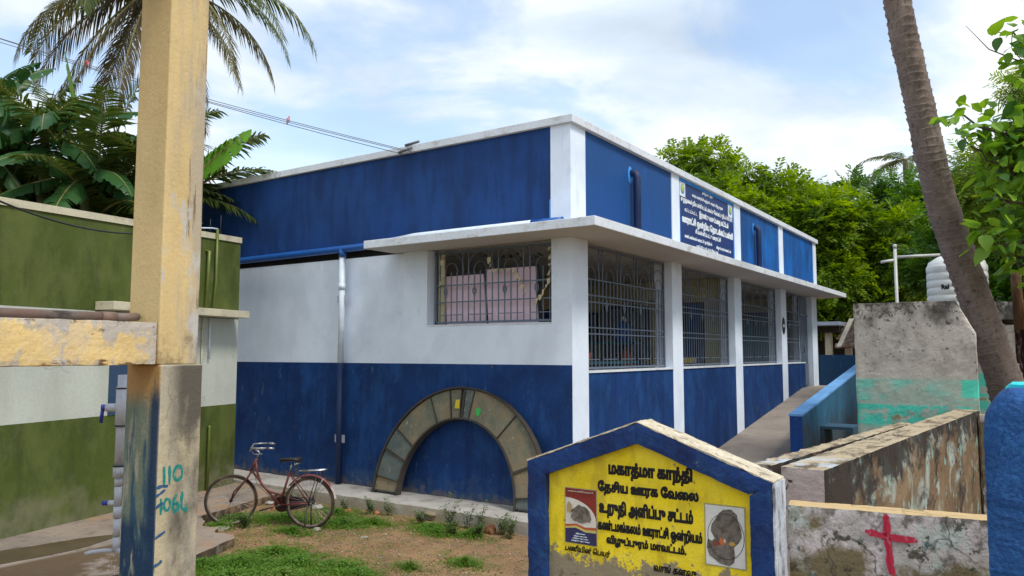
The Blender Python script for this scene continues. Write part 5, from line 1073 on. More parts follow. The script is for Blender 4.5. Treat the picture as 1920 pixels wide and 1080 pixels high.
M['frond'] = leafmat('coconut_frond_leaf', (0.032, 0.060, 0.012), (0.085, 0.12, 0.024), .30, .45)
M['frond_dry'] = leafmat('dry_coconut_frond_leaf', (0.045, 0.038, 0.020), (0.15, 0.12, 0.055), .25, .6)
M['frond_old'] = leafmat('yellowing_coconut_frond_leaf', (0.05, 0.055, 0.014), (0.17, 0.145, 0.05), .30, .5)
M['rachis'] = plain('frond_midrib', (0.22, 0.20, 0.07), .5)
M['banana'] = leafmat('banana_leaf', (0.022, 0.075, 0.022), (0.045, 0.13, 0.032), .28, .38)
M['banana_new'] = leafmat('young_banana_leaf', (0.10, 0.26, 0.025), (0.15, 0.36, 0.04), .45, .4)
M['pseudo'] = plain('banana_stem', (0.12, 0.13, 0.05), .6)
def frond(parent, base, az, el, length, droop, mat, N=56, leaf=.62, hang_=.9, w=.030, seed=0, twist=0):
    """one pinnate palm leaf: midrib with strips of leaflet on both sides; base relative to the parent's origin"""
    rn = random.Random(seed); base = Vector(base); hd = Vector((math.cos(az), math.sin(az), 0)); e_ = el; p = base.copy(); P = []; K = 30
    for k in range(K + 1):
        P.append(p.copy()); e_ = el - droop * (k / K) ** 1.25
        p = p + (hd * math.cos(e_) + Vector((0, 0, math.sin(e_)))) * length / K
    mb = MB(); mb.m = 1; mb.tube(P, [.03 * (1 - k / K * .85) for k in range(K + 1)], 5, False); mb.m = 0
    sidev = Vector((-hd.y, hd.x, 0))
    for i in range(N):
        t = .10 + .90 * (i + .5) / N; f_ = t * K; k = min(int(f_), K - 1); q = P[k].lerp(P[k + 1], f_ - k); T = (P[k + 1] - P[k]).normalized(); U = sidev.cross(T) * -1
        if U.z < 0: U = -U
        L = leaf * (math.sin(math.pi * (.12 + .80 * t)) ** .7) * rn.uniform(.85, 1.1)
        for s_ in (-1, 1):
            if rn.random() < .04: continue
            d = (sidev * s_ * rn.uniform(.75, .95) + T * rn.uniform(.45, .75) + U * rn.uniform(.05, .30)).normalized()
            g = hang_ * rn.uniform(.7, 1.25); a = q; pts = [a]
            for j in range(3):
                d = (d + Vector((0, 0, -g * .38))).normalized(); a = a + d * L / 3; pts.append(a)
            wv = d.cross(U); wv = (T * .8 + wv * .2).normalized() * w * rn.uniform(.8, 1.15)
            n0 = mb.pts([pts[0] - wv * .5, pts[0] + wv * .5, pts[1] - wv, pts[1] + wv, pts[2] - wv * .7, pts[2] + wv * .7, pts[3]])
            mb.face([n0, n0 + 1, n0 + 3, n0 + 2]); mb.face([n0 + 2, n0 + 3, n0 + 5, n0 + 4]); mb.face([n0 + 4, n0 + 5, n0 + 6])
    me = bpy.data.meshes.new('frond'); me.from_pydata(mb.v, [], mb.f); me.polygons.foreach_set('material_index', mb.mi); me.materials.append(mat); me.materials.append(M['rachis'])
    return link_mesh('frond', me, None, parent)
def heading(screen_deg):       # 0 = to the right in view, 90 = away from the camera, 180 = left, 270 = towards the camera
    a = R(screen_deg); v = RT * math.cos(a) + FW * math.sin(a); return math.atan2(v.y, v.x)
# ---- old coconut palm whose drooping crown hangs in at the upper left
cp_ = empty('coconut_palm', 'coconut palm with dry drooping fronds hanging behind the top of the yellow column', 'palm', (-16.3, 8.9, 0))
hang(MB().tube([(-16.0, 9.8, -.1), (-15.85, 9.6, 4), (-15.72, 9.35, 8), (-15.65, 9.22, 10.2)], [.24, .2, .16, .17], 12).build('trunk', tm), cp_)
C0 = Vector((-15.65, 9.22, 10.3)) - Vector((-16.3, 8.9, 0))
fl_ = [(0, 6, 4.1, 88, 'frond'), (8, -10, 3.9, 72, 'frond_old'), (-10, -28, 3.6, 52, 'frond_old'), (15, 22, 4.5, 100, 'frond'), (-5, -52, 3.2, 32, 'frond_dry'), (345, 8, 4.2, 82, 'frond'), (330, -14, 3.8, 70, 'frond_old'),
       (180, -4, 4.4, 80, 'frond_old'), (190, -24, 4.3, 56, 'frond_dry'), (200, -44, 4.5, 38, 'frond_old'), (165, -54, 4.4, 30, 'frond_old'), (172, 14, 4.4, 92, 'frond'), (225, -50, 4.0, 35, 'frond_dry'), (150, -34, 4.3, 48, 'frond_dry'), (205, -8, 4.3, 76, 'frond_old'),
       (262, -60, 3.4, 25, 'frond_dry'), (300, -48, 3.4, 40, 'frond_dry'), (90, -50, 3.8, 30, 'frond_dry'), (50, -55, 3.4, 30, 'frond_dry'), (270, 0, 3.6, 80, 'frond'), (240, 25, 4.1, 100, 'frond'), (100, 20, 4.1, 90, 'frond')]
for i, (az, el, ln, dr, mt) in enumerate(fl_):
    ln *= .84 if 145 < az < 225 else (.93 if az < 30 or az > 330 else 1)
    frond(cp_, C0, heading(az), R(el), ln, R(dr), M[mt], 84, .72, 1.0 if mt == 'frond' else 1.7, .024, i)
# ---- young coconut palms behind the green wall
def young(loc, lb, fronds, zc, name='young_coconut_palm'):
    e = empty(name, lb, 'palm', loc)
    MB().tube([(0, 0, -.05), (0, 0, zc)], [.14, .10], 10).build('trunk', tm, e)
    for i, (az, el, ln, dr) in enumerate(fronds): frond(e, (0, 0, zc), heading(az), R(el), ln, R(dr), M['frond'], 50, .62, .55, .030, i + int(loc[0] * 10))
young((-13.95, 7.25, 0), 'young coconut palm with dense green fronds between the banana plants', [(20, 84, 3.2, 22), (355, 66, 3.1, 58), (170, 78, 3.1, 40), (60, 72, 3, 60), (300, 66, 2.9, 60), (240, 68, 2.9, 50), (200, 58, 2.8, 70), (340, 56, 2.8, 70), (20, 50, 2.8, 70), (130, 66, 3, 65), (270, 44, 2.4, 66), (185, 38, 2.5, 70), (0, 34, 2.6, 60), (320, 20, 2.3, 60), (10, 12, 2.3, 50)], 4.6)
young((-12.7, 8.1, 0), 'young coconut palm whose tips show right of the yellow column above the school parapet', [(352, 34, 2.15, 58), (8, 58, 1.9, 40), (180, 60, 2.4, 70), (120, 60, 2.4, 70), (0, 0, 1.5, 40), (240, 50, 2.0, 60)], 5.0)
young((-15.3, 6.3, 0), 'young coconut palm at the far left behind the banana leaves', [(30, 82, 2.7, 35), (150, 78, 2.7, 50), (270, 60, 2.6, 80), (340, 70, 2.6, 60), (200, 64, 2.6, 75), (90, 74, 2.8, 60), (15, 50, 2.5, 75), (0, 25, 2.3, 60), (180, 30, 2.3, 60)], 4.9)
# ---- banana plants
def banana_leaf(parent, base, az, el, length, droop, width, mat, seed, fold=.35, tears=9, roll=None):
    rn = random.Random(seed); hd = Vector((math.cos(az), math.sin(az), 0)); sv = Vector((-hd.y, hd.x, 0)); roll = rn.uniform(-.5, .5) if roll is None else roll; sv = (sv * math.cos(roll) + (Vector((0, 0, math.cos(el))) - hd * math.sin(el)) * math.sin(roll)).normalized(); p = Vector(base); K = 40; P = []
    for k in range(K + 1):
        P.append(p.copy()); e_ = el - droop * (k / K) ** 1.3; p = p + (hd * math.cos(e_) + Vector((0, 0, math.sin(e_)))) * length / K
    mb = MB(); mb.m = 1; mb.tube(P, [.028 * (1 - .9 * k / K) for k in range(K + 1)], 6, False); mb.m = 0
    cuts = {s_: sorted(rn.sample(range(7, K - 1), tears)) for s_ in (-1, 1)}
    for s_ in (-1, 1):
        prev = None; dro = rn.uniform(.1, .4)
        for k in range(4, K + 1):
            t = (k - 4) / (K - 4); w = width * (math.sin(math.pi * min(1, .06 + .94 * t) ** .8) ** .55) * .5 if t < 1 else 0.01
            T = (P[min(k + 1, K)] - P[k - 1]).normalized(); U = T.cross(sv); U = U if U.z > 0 else -U
            if abs(roll) > .9: U = U * .3
            o1 = P[k] + (sv * s_ * .5 + U * .10) * w + Vector((0, 0, -dro * .10 * w)); o2 = P[k] + sv * s_ * w * (1 - .3 * dro) + U * fold * .1 * w - Vector((0, 0, w * (fold + dro) * .8)) + Vector((0, 0, .015 * math.sin(k * 2.1)))
            cur = mb.pts([P[k], o1, o2])
            if prev is not None:
                mb.face([prev, cur, cur + 1, prev + 1], True); mb.face([prev + 1, cur + 1, cur + 2, prev + 2], True)
            prev = cur
            if k in cuts[s_]:
                dro = rn.uniform(0, .9); T2 = T * .02
                prev = mb.pts([P[k] , P[k] + (sv * s_ * .5 + U * .10) * w + T2 - Vector((0, 0, dro * .14 * w)), P[k] + sv * s_ * w * (1 - .3 * dro) + T2 * 2.2 - Vector((0, 0, w * (fold + dro) * .8))])
    me = bpy.data.meshes.new('leaf'); me.from_pydata(mb.v, [], mb.f); me.polygons.foreach_set('material_index', mb.mi); me.polygons.foreach_set('use_smooth', mb.sm); me.materials.append(mat); me.materials.append(M['rachis'])
    return link_mesh('leaf', me, None, parent)
def banana(loc, zc, lb, leaves, seed):
    e = empty('banana_plant', lb, 'banana plant', loc, group='banana plants behind the green wall')
    MB().tube([(0, 0, -.05), (0, 0, zc * .6), (0, 0, zc)], [.14, .11, .07], 10).build('stem', M['pseudo'], e)
    for i, (az, el, ln, dr, w, mt) in enumerate(leaves): banana_leaf(e, (0, 0, zc), heading(az), R(el), ln, R(dr), w, M[mt], seed * 20 + i, roll=1.25 if mt == 'banana_new' else None, fold=.05 if mt == 'banana_new' else .35, tears=2 if mt == 'banana_new' else 9)
banana((-14.55, 6.6, 0), 6.15, 'banana plant with torn leaves arching left of the yellow column', [(2, 24, 1.9, 32, .55, 'banana'), (178, 50, 2.0, 75, .6, 'banana'), (225, 30, 2.0, 80, .6, 'banana'), (300, 12, 2.1, 60, .6, 'banana'), (200, 0, 2.0, 50, .55, 'banana'), (330, -15, 2.1, 40, .55, 'banana'), (260, -10, 2.0, 45, .6, 'banana'), (90, 60, 2.2, 80, .55, 'banana'), (350, -35, 1.9, 25, .55, 'banana')], 1)
banana((-13.75, 6.95, 0), 5.3, 'banana plant with one pale upright new leaf beside the yellow column', [(158, 76, 2.5, 6, .26, 'banana_new'), (8, 50, 1.8, 85, .55, 'banana'), (190, 42, 2.0, 85, .55, 'banana'), (250, 20, 1.9, 65, .55, 'banana'), (320, 5, 2.0, 55, .6, 'banana'), (215, -10, 2.0, 45, .55, 'banana'), (350, -10, 1.9, 40, .5, 'banana'), (120, 60, 2.0, 80, .55, 'banana'), (280, -20, 1.9, 40, .6, 'banana')], 2)
banana((-15.5, 5.8, 0), 6.0, 'leftmost banana plant at the edge of the picture behind the green wall', [(355, -8, 2.4, 34, .6, 'banana'), (5, 38, 2.0, 60, .6, 'banana'), (60, 72, 2.3, 50, .5, 'banana'), (280, 10, 2.0, 65, .6, 'banana'), (180, 60, 2.2, 90, .6, 'banana'), (300, -15, 2.0, 45, .6, 'banana'), (340, -30, 2.2, 30, .6, 'banana'), (0, 75, 1.9, 60, .4, 'banana'), (318, -40, 2.1, 25, .55, 'banana')], 3)
banana((-12.35, 8.05, 0), 5.25, 'banana plant with a bright broad leaf showing right of the yellow column', [(0, 46, 1.42, 12, .52, 'banana_new'), (200, 60, 1.8, 90, .5, 'banana'), (260, 30, 1.4, 85, .5, 'banana'), (120, 60, 1.8, 90, .5, 'banana')], 4)

# ---- small leaf clouds
def leaf_sprays(centres, radii, count, leaflets, size, w, seed, droop=.3, shell=.55, jit=.12):
    """numpy: count sprays spread through ellipsoid lobes, each a little feather of leaflets; returns verts, quads"""
    g = np.random.default_rng(seed); C = np.array(centres, float); Rd = np.array(radii, float); vol = Rd.prod(1) ** (2 / 3); idx = g.choice(len(C), count, p=vol / vol.sum())
    d = g.normal(size=(count, 3)); d /= np.linalg.norm(d, axis=1)[:, None]; rr = (shell + (1 - shell) * g.random(count)) ** .8
    lump = 1 + .25 * np.sin(d[:, 0] * 5 + idx * 1.3) * np.sin(d[:, 1] * 5 + idx) * np.sin(d[:, 2] * 4 + 1)
    P = C[idx] + d * Rd[idx] * (rr * lump)[:, None]
    ax = d * .7 + g.normal(size=(count, 3)) * .5; ax[:, 2] -= droop; ax /= np.linalg.norm(ax, axis=1)[:, None]
    up = d * .5 + np.array([0, 0, 1.0]) + g.normal(size=(count, 3)) * .35; sd = np.cross(ax, up); sd /= np.linalg.norm(sd, axis=1)[:, None] + 1e-9; up = np.cross(sd, ax)
    sz = size * g.uniform(.7, 1.3, count); V = []; 
    for k in range(leaflets):
        t = (k // 2 + .5) / (leaflets / 2); s_ = 1 if k % 2 else -1; prof = .5 + .5 * math.sin(math.pi * (t * .8 + .15))
        root = P + ax * (t * sz)[:, None] + up * (-.15 * t * t * sz)[:, None]
        dr = sd * s_ * .85 + ax * .55 - up * g.uniform(.0, .35, count)[:, None] + g.normal(size=(count, 3)) * jit
        dr /= np.linalg.norm(dr, axis=1)[:, None]; ll = (sz * .42 * prof)[:, None]; ww = (w * sz / size)[:, None]; wd = np.cross(dr, up); wd /= np.linalg.norm(wd, axis=1)[:, None] + 1e-9
        V.append(np.stack([root, root + dr * ll * .45 + wd * ww, root + dr * ll, root + dr * ll * .45 - wd * ww], 1))
    V = np.concatenate(V, 0).reshape(-1, 3); F = np.arange(len(V)).reshape(-1, 4); return V, F
M['bark'] = layered('dark_tree_bark', (0.075, 0.055, 0.04), [dict(c=(0.14, 0.11, 0.09), s=(12, 12, 3), t=.55, w=.1, a=.7)], .95, .8)
M['neem'] = leafmat('neem_leaf', (0.034, 0.102, 0.008), (0.23, 0.35, 0.014), .44, .5)
M['feather'] = leafmat('feathery_leaf', (.09, .16, .02), (.24, .34, .04), .45); M['neem2'] = leafmat('dark_neem_leaf', (0.022, 0.075, 0.010), (0.09, 0.20, 0.018), .36, .5)
def limb(mb, a, b, r0, r1, rn, k=8, wob=.12):
    a, b = Vector(a), Vector(b); L = (b - a).length; P = [a.lerp(b, i / k) + Vector((rn.uniform(-1, 1), rn.uniform(-1, 1), rn.uniform(-.5, .5))) * wob * L / k * (0 < i < k) + Vector((0, 0, .08 * L * math.sin(math.pi * i / k))) for i in range(k + 1)]
    mb.tube(P, [r0 + (r1 - r0) * i / k for i in range(k + 1)], 7, False); return P
def broad_crown(name, lb, base, fork, lobes, count, mat, seed, group, leaflets=12, size=.55, w=.040, tr=.30, droop=.3):
    rn = random.Random(seed); b = Vector(base); e = empty(name, lb, 'tree', b, group=group)
    mb = MB(); limb(mb, b - Vector((0, 0, .1)), fork, tr, tr * .7, rn)
    for c, r in lobes:
        P = limb(mb, fork, Vector(c) - Vector((0, 0, r[2] * .2)), tr * .45, .04, rn)
        for _ in range(4):
            d = Vector((rn.gauss(0, 1), rn.gauss(0, 1), rn.gauss(.3, .8))).normalized(); limb(mb, P[rn.randint(4, 8)], Vector(c) + Vector((d.x * r[0], d.y * r[1], d.z * r[2])) * .8, .05, .012, rn, 5)
    hang(mb.build('trunk', M['bark']), e)
    V, F = leaf_sprays([c for c, r in lobes], [r for c, r in lobes], count, leaflets, size, w, seed, droop)
    hang(np_mesh('crown', V, F, mat), e)
    return e
def lobes_round(c, R_, n, seed, lr=(.22, .40), flat=.75):
    rn = random.Random(seed); L = []
    c = Vector(c)
    for i in range(n):
        d = Vector((rn.gauss(0, 1), rn.gauss(0, 1), rn.gauss(.15, .8))).normalized(); q = rn.uniform(.35, .95); r = rn.uniform(*lr)
        L.append((tuple(c + Vector((d.x * R_[0], d.y * R_[1], d.z * R_[2])) * q), (r * R_[0], r * R_[1], r * R_[0] * flat)))
    return L
G1 = 'leafy trees behind the school'
broad_crown('neem_tree', 'leafy green tree whose crown rises right behind the white parapet line of the school', (-10.6, 28.6, 0), (-10.5, 28.6, 3.2), lobes_round((-10.3, 27.6, 6.3), (2.9, 2.9, 3.2), 30, 1) , 6200, M['neem'], 21, G1)
broad_crown('neem_tree', 'tallest middle tree of the grove, bright yellow green on top', (-8.0, 31.5, 0), (-8.0, 31.4, 3.0), lobes_round((-7.9, 30.6, 6.0), (3.2, 3.0, 3.5), 32, 2), 7000, M['neem'], 22, G1)
broad_crown('neem_tree', 'leafy tree of the grove standing over the pale pipe mast', (-5.5, 31.0, 0), (-5.4, 31.0, 2.6), lobes_round((-5.4, 30.2, 5.4), (2.9, 2.8, 3.4), 30, 3), 6600, M['neem'], 23, G1)
broad_crown('neem_tree', 'darker tree of the grove partly behind the leaning palm trunk', (-3.4, 34.5, 0), (-3.4, 34.4, 3.0), lobes_round((-3.6, 33.6, 6.0), (3.2, 3.0, 3.9), 30, 4), 6500, M['neem2'], 24, G1)
broad_crown('neem_tree', 'low dark tree filling the gap beyond the end of the school canopy', (-8.6, 34.5, 0), (-8.5, 34.5, 2.0), lobes_round((-8.2, 34, 3.9), (4.2, 2.2, 2.9), 28, 5), 7000, M['neem2'], 25, G1)
broad_crown('neem_tree', 'dark tree behind the white water tank at the right', (0.4, 26.5, 0), (0.4, 26.5, 2.4), lobes_round((0.2, 25.8, 4.8), (3.0, 2.6, 3.0), 26, 6), 7000, M['neem2'], 26, G1)
# feathery tree on the right, thin airy crown
broad_crown('feathery_tree', 'airy tree with fine feathery leaves right of the leaning palm trunk', (.6, 19.8, 0), (.4, 19.7, 3.0), lobes_round((0.1, 19.0, 5.3), (1.9, 1.8, 2.6), 26, 8, (.2, .36)), 7000, M['feather'], 31, G1, 14, .42, .015, .14, .4)
# dark bushes that fill the space behind the green wall
broad_crown('leafy_bush', 'dark leafy bush filling the gaps behind the banana plants', (-16.2, 7.4, 0), (-16.2, 7.4, 1.6), lobes_round((-16.0, 7.4, 4.3), (2.4, 1.3, 1.9), 14, 9), 5200, M['neem2'], 33, 'bushes behind the green wall', 10, .5, .05, .12)
broad_crown('leafy_bush', 'dark leafy bush at the far left behind the coping of the green wall', (-18.2, 5.2, 0), (-18.2, 5.2, 1.6), lobes_round((-17.6, 5.4, 4.3), (2.0, 1.6, 2.0), 13, 10), 4200, M['neem2'], 34, 'bushes behind the green wall', 10, .5, .05, .12)
# far coconut palm above the grove
fp = empty('coconut_palm', 'small distant coconut palm peeking over the trees beside the leaning trunk', 'palm', (-6.5, 55, 0))
MB().tube([(0, 0, -.05), (.1, 0, 14.6)], [.2, .15], 8).build('trunk', tm, fp)
for i in range(13): frond(fp, (.1, 0, 14.6), i * .49, R(random.uniform(-5, 55)), 3.2, R(70), M['frond'], 26, .7, .7, .06, 100 + i)
# ---- broad leaved tree hanging in from the right
def heart(name, l, w, seed):
    rn = random.Random(seed); mb = MB(); K = 7; mid = []; 
    for k in range(K + 1): t = k / K; mid.append(Vector((0, t * l, -.28 * l * t * t)))
    prof_ = [0.18, .78, 1.0, .98, .84, .60, .30, .0]
    Lp = [m_ + Vector((-w / 2 * q, -.06 * l * (i < 2), .10 * w * q + .01 * rn.uniform(-1, 1))) for i, (m_, q) in enumerate(zip(mid, prof_))]
    Rp = [m_ + Vector((w / 2 * q, -.06 * l * (i < 2), .10 * w * q + .01 * rn.uniform(-1, 1))) for i, (m_, q) in enumerate(zip(mid, prof_))]
    a = mb.pts(mid); b = mb.pts(Lp); c = mb.pts(Rp)
    for i in range(K): mb.face([a + i, a + i + 1, b + i + 1, b + i], True); mb.face([a + i, c + i, c + i + 1, a + i + 1], True)
    me = bpy.data.meshes.new(name); me.from_pydata(mb.v, [], mb.f); me.polygons.foreach_set('use_smooth', mb.sm); return me
lms = [leafmat('broad_leaf_%s' % n_, a, b, .42, .4) for n_, a, b in (('light', (.13, .27, .03), (.24, .42, .05)), ('mid', (.10, .23, .03), (.16, .32, .04)), ('dark', (.04, .12, .03), (.08, .18, .04)))]
hearts = []
for i in range(6):
    me = heart('leaf', .24, .17 + .03 * (i % 2), i); me.materials.append(lms[i % 3]); hearts.append(me)
bt0 = empty('broad_leaf_tree', 'tree with large heart shaped bright leaves hanging in at the right edge', 'tree', (1.6, 14.2, 0))
rn = random.Random(77); tips = []; mb = MB()
limb(mb, (1.6, 14.2, -.1), (1.4, 14.0, 3.6), .16, .12, rn)
main = [((1.4, 14, 3.4), (-.05, 12.82, 6.74)), ((1.4, 14, 3.4), (-.72, 12.50, 5.6)), ((1.4, 14, 3.2), (-.45, 12.74, 4.93)), ((1.4, 14, 3.0), (-.45, 12.83, 3.75)), ((1.4, 14, 3.4), (-.09, 12.89, 5.84)), ((1.4, 14, 3.6), (-.70, 12.5, 5.2)), ((1.4, 14, 3.0), (-.33, 12.84, 4.45)), ((1.4, 14, 3.4), (.5, 13.0, 7.6)), ((1.4, 14, 3.0), (-.15, 13.1, 3.45)), ((1.4, 14, 3.4), (.1, 12.9, 5.0)), ((1.4, 14, 3.4), (.1, 12.9, 6.2))]
for a, b in main:
    P = limb(mb, a, b, .05, .012, rn, 10, .35)
    for k in range(5, 11):
        tips.append((P[k], (P[k] - P[k - 1]).normalized()))
        for _ in range(2):
            d = Vector((rn.gauss(0, 1), rn.gauss(0, 1), rn.gauss(0, 1))).normalized(); Q = limb(mb, P[k], P[k] + d * rn.uniform(.2, .45), .008, .004, rn, 3)
            tips.append((Q[-1], d)); tips.append((Q[1], d))
mb.tube([(.05, 12.9, 6.3), (-.35, 12.8, 6.55), (-.62, 12.75, 6.95)], [.012, .008, .003], 5)
hang(mb.build('trunk', M['bark']), bt0)
inv0 = Matrix.Translation(-bt0.location)
cnt = 0
while cnt < 290:
    p, d = tips[rn.randrange(len(tips))]
    o = bpy.data.objects.new('leaf', hearts[rn.randrange(6)]); COL.objects.link(o); o.parent = bt0; o.matrix_parent_inverse = inv0
    v = (d * .6 + Vector((rn.gauss(0, .7), rn.gauss(0, .7), rn.gauss(-.25, .5)))).normalized(); q = v.to_track_quat('Y', 'Z'); o.rotation_euler = (q.to_matrix() @ Matrix.Rotation(rn.uniform(-.8, .8), 3, 'Y')).to_euler()
    s_ = rn.uniform(.65, 1.35); o.scale = (s_, s_, s_); o.location = p + v * .04 + Vector((rn.gauss(0, .05), rn.gauss(0, .05), rn.gauss(0, .05))); cnt += 1
V = []
for _ in range(900):
    p, d = tips[rn.randrange(len(tips))]; v = Vector((rn.gauss(0, .7), rn.gauss(0, .7), rn.gauss(-.2, .5))).normalized() * .20; w_ = v.cross(Vector((rn.gauss(0, .4), rn.gauss(0, .4), 1))).normalized() * .075; p = p + Vector((rn.gauss(.12, .14), rn.gauss(.15, .2), rn.gauss(0, .14)))
    n_ = v.cross(w_).normalized() * .02; V += [p, p + v * .3 + w_ - n_, p + v * .75 + w_ * .7 - n_, p + v, p + v, p + v * .75 - w_ * .7 - n_, p + v * .3 - w_ - n_, p]
o = hang(np_mesh('foliage', np.array([tuple(v) for v in V]), np.arange(len(V)).reshape(-1, 4), lms[0]), bt0); o['kind'] = 'stuff'
# a far line of trees closes the horizon
V, F = leaf_sprays([(-95 + i * 9, 95 + 12 * math.sin(i * 2.1), 3.0 + 1.2 * math.sin(i * 1.7)) for i in range(22)], [(6.5, 5, 4.5 + math.sin(i)) for i in range(22)], 9000, 6, 2.2, .28, 55)
tag(np_mesh('far_woodland', V, F, M['neem2']), kind='stuff')

# ================================================================== ground cover
g = np.random.default_rng(5)
def gzn(x, y): return np.array([gz(a, b) for a, b in zip(x, y)])
def blades(cx, cy, rad, n, h, w, lean, seed):
    q = np.random.default_rng(seed); a = q.uniform(0, 2 * np.pi, n); r = rad * np.abs(q.normal(0, .62, n)); x = cx + r * np.cos(a) * 1.25 ; y = cy + r * np.sin(a) * .8
    keep = (np.array([noise.noise(Vector((p * 2.6, s * 2.6, 3))) for p, s in zip(x, y)]) + .6 * np.array([noise.noise(Vector((p * 9, s * 9, 5))) for p, s in zip(x, y)]) > -.10) & (y < 8.03); x, y = x[keep], y[keep]; n = len(x)
    z = gzn(x, y) - .004; hh = h * q.uniform(.35, 1.15, n) * np.clip(1.15 - .6 * r[keep] / rad, .25, 2); t = q.uniform(0, 2 * np.pi, n); ln = q.uniform(.2, 1.0, n) * lean; wx, wy = np.cos(t + 1.57) * w, np.sin(t + 1.57) * w
    b = np.stack([x, y, z], 1); up = np.array([0, 0, 1.0]); d = np.stack([np.cos(t), np.sin(t), 0 * t], 1); W = np.stack([wx, wy, 0 * t], 1)
    hh = hh * (1 + .5 * np.array([noise.noise(Vector((p * 5, s_ * 5, 9))) for p, s_ in zip(x, y)])); m_ = b + up * (hh * .55)[:, None] + d * (ln * hh * .3)[:, None]; tp_ = b + up * (hh * (1 - .25 * ln))[:, None] + d * (ln * hh * .95)[:, None]
    V = np.stack([b - W, b + W, m_ + W * .8, m_ - W * .8, m_ - W * .8, m_ + W * .8, tp_ + W * .15, tp_ - W * .15], 1).reshape(-1, 3); return V
Vs = [blades(cx, cy, r, int(3000 * r * r / .25), .070, .0028, 1.1, i) for i, (cx, cy, r) in enumerate(DENSE)]
Vs.append(blades(-7.0, 6.0, 2.2, 16000, .030, .002, 1.3, 90)); Vs.append(blades(-6.6, 5.4, 1.5, 9000, .045, .0025, 1.3, 93)); Vs.append(blades(-6.8, 7.85, 1.0, 1500, .05, .002, 1.2, 91)); Vs.append(blades(-8.4, 7.75, .8, 1800, .05, .002, 1.2, 92))
V = np.concatenate(Vs, 0)
def inside(x, y, poly):
    c = np.zeros(len(x), bool)
    for (a, b), (d, e_) in zip(poly, poly[1:] + poly[:1]):
        m_ = ((b > y) != (e_ > y)) & (x < (d - a) * (y - b) / (e_ - b + 1e-12) + a); c ^= m_
    return c
T8 = V.reshape(-1, 8, 3); T8 = T8[~inside(T8[:, 0, 0], T8[:, 0, 1], ap2)]; V = T8.reshape(-1, 3)
M['grass'] = leafmat('grass_blade', (0.075, 0.155, 0.018), (0.18, 0.30, 0.035), .42, .5, (0.36, 0.30, 0.14))
tag(np_mesh('grass', V, np.arange(len(V)).reshape(-1, 4), M['grass']), kind='stuff')
# creeping little leaves among the grass
Pn = []
for (cx, cy, r) in DENSE:
    n_ = int(2600 * r * r / .25); a = g.uniform(0, 6.28, n_); q = r * np.abs(g.normal(0, .62, n_)); x = cx + q * np.cos(a) * 1.25; y = cy + q * np.sin(a) * .8; k = y < 8.0; x, y = x[k], y[k]
    Pn.append(np.stack([x, y, gzn(x, y) + g.uniform(.005, .075, len(x)) * (.4 + np.clip(.9 - np.hypot(x - cx, y - cy) / r, 0, 1))], 1))
Pn = np.concatenate(Pn); Pn = Pn[~inside(Pn[:, 0], Pn[:, 1], ap2)]; n_ = len(Pn); a = g.uniform(0, 6.28, n_); s_ = g.uniform(.010, .026, n_); d = np.stack([np.cos(a) * s_, np.sin(a) * s_, g.uniform(-.3, .6, n_) * s_], 1); w = np.stack([-np.sin(a) * s_ * .45, np.cos(a) * s_ * .45, g.uniform(-.2, .2, n_) * s_], 1)
V = np.stack([Pn, Pn + d * .5 + w, Pn + d, Pn + d * .5 - w], 1).reshape(-1, 3)
tag(np_mesh('ground_leaves', V, np.arange(len(V)).reshape(-1, 4), leafmat('creeper_leaf', (.05, .14, .02), (.15, .29, .035), .35, .5, (.25, .22, .09))), kind='stuff')
# gravel, crumbs and litter
def crumbs(n, x0, x1, y0, y1, s0, s1, seed):
    q = np.random.default_rng(seed); x = q.uniform(x0, x1, n); y = q.uniform(y0, y1, n); s_ = s0 + (s1 - s0) * q.random(n) ** 3; z = gzn(x, y) + s_ * .15
    base = np.array([(1, 0, 0), (0, 1, 0), (-1, 0, 0), (0, -1, 0), (0, 0, .7), (0, 0, -.7)]); V = base[None] * s_[:, None, None] * q.uniform(.6, 1.3, (n, 6, 1)); V = V + np.stack([x, y, z], 1)[:, None, :]
    f = np.array([(0, 1, 4), (1, 2, 4), (2, 3, 4), (3, 0, 4), (1, 0, 5), (2, 1, 5), (3, 2, 5), (0, 3, 5)]); F = (f[None] + 6 * np.arange(n)[:, None, None]).reshape(-1, 3); return V.reshape(-1, 3), F
V, F = crumbs(9000, -9.0, -4.0, 4.0, 8.02, .003, .022, 1)
k = ~inside(V[:, 0][::6], V[:, 1][::6], ap2); Fk = F.reshape(-1, 8, 3)[k].reshape(-1, 3)
tag(np_mesh('gravel', V, Fk, layered('dusty_gravel', (.27, .17, .10), [dict(c=(.42, .36, .28), s=(30, 30, 30), t=.56, w=.1, a=.9), dict(c=(.1, .07, .045), s=(17, 17, 17), t=.58, w=.1, a=.9)], .95, 0)), kind='stuff')
q = np.random.default_rng(8); n_ = 900; x = q.uniform(-8.6, -4.2, n_); y = q.uniform(4.6, 8.0, n_); z = gzn(x, y) + .006; a = q.uniform(0, 6.28, n_); s_ = q.uniform(.012, .035, n_)
d = np.stack([np.cos(a) * s_, np.sin(a) * s_, q.uniform(-.1, .3, n_) * s_], 1); w = np.stack([-np.sin(a) * s_ * .4, np.cos(a) * s_ * .4, q.uniform(0, .3, n_) * s_], 1); Pn = np.stack([x, y, z], 1)
V = np.stack([Pn, Pn + d * .5 + w, Pn + d, Pn + d * .5 - w], 1).reshape(-1, 3)
tag(np_mesh('leaf_litter', V, np.arange(len(V)).reshape(-1, 4), leafmat('dry_litter', (.12, .07, .035), (.36, .26, .15), .1, .8)), kind='stuff')
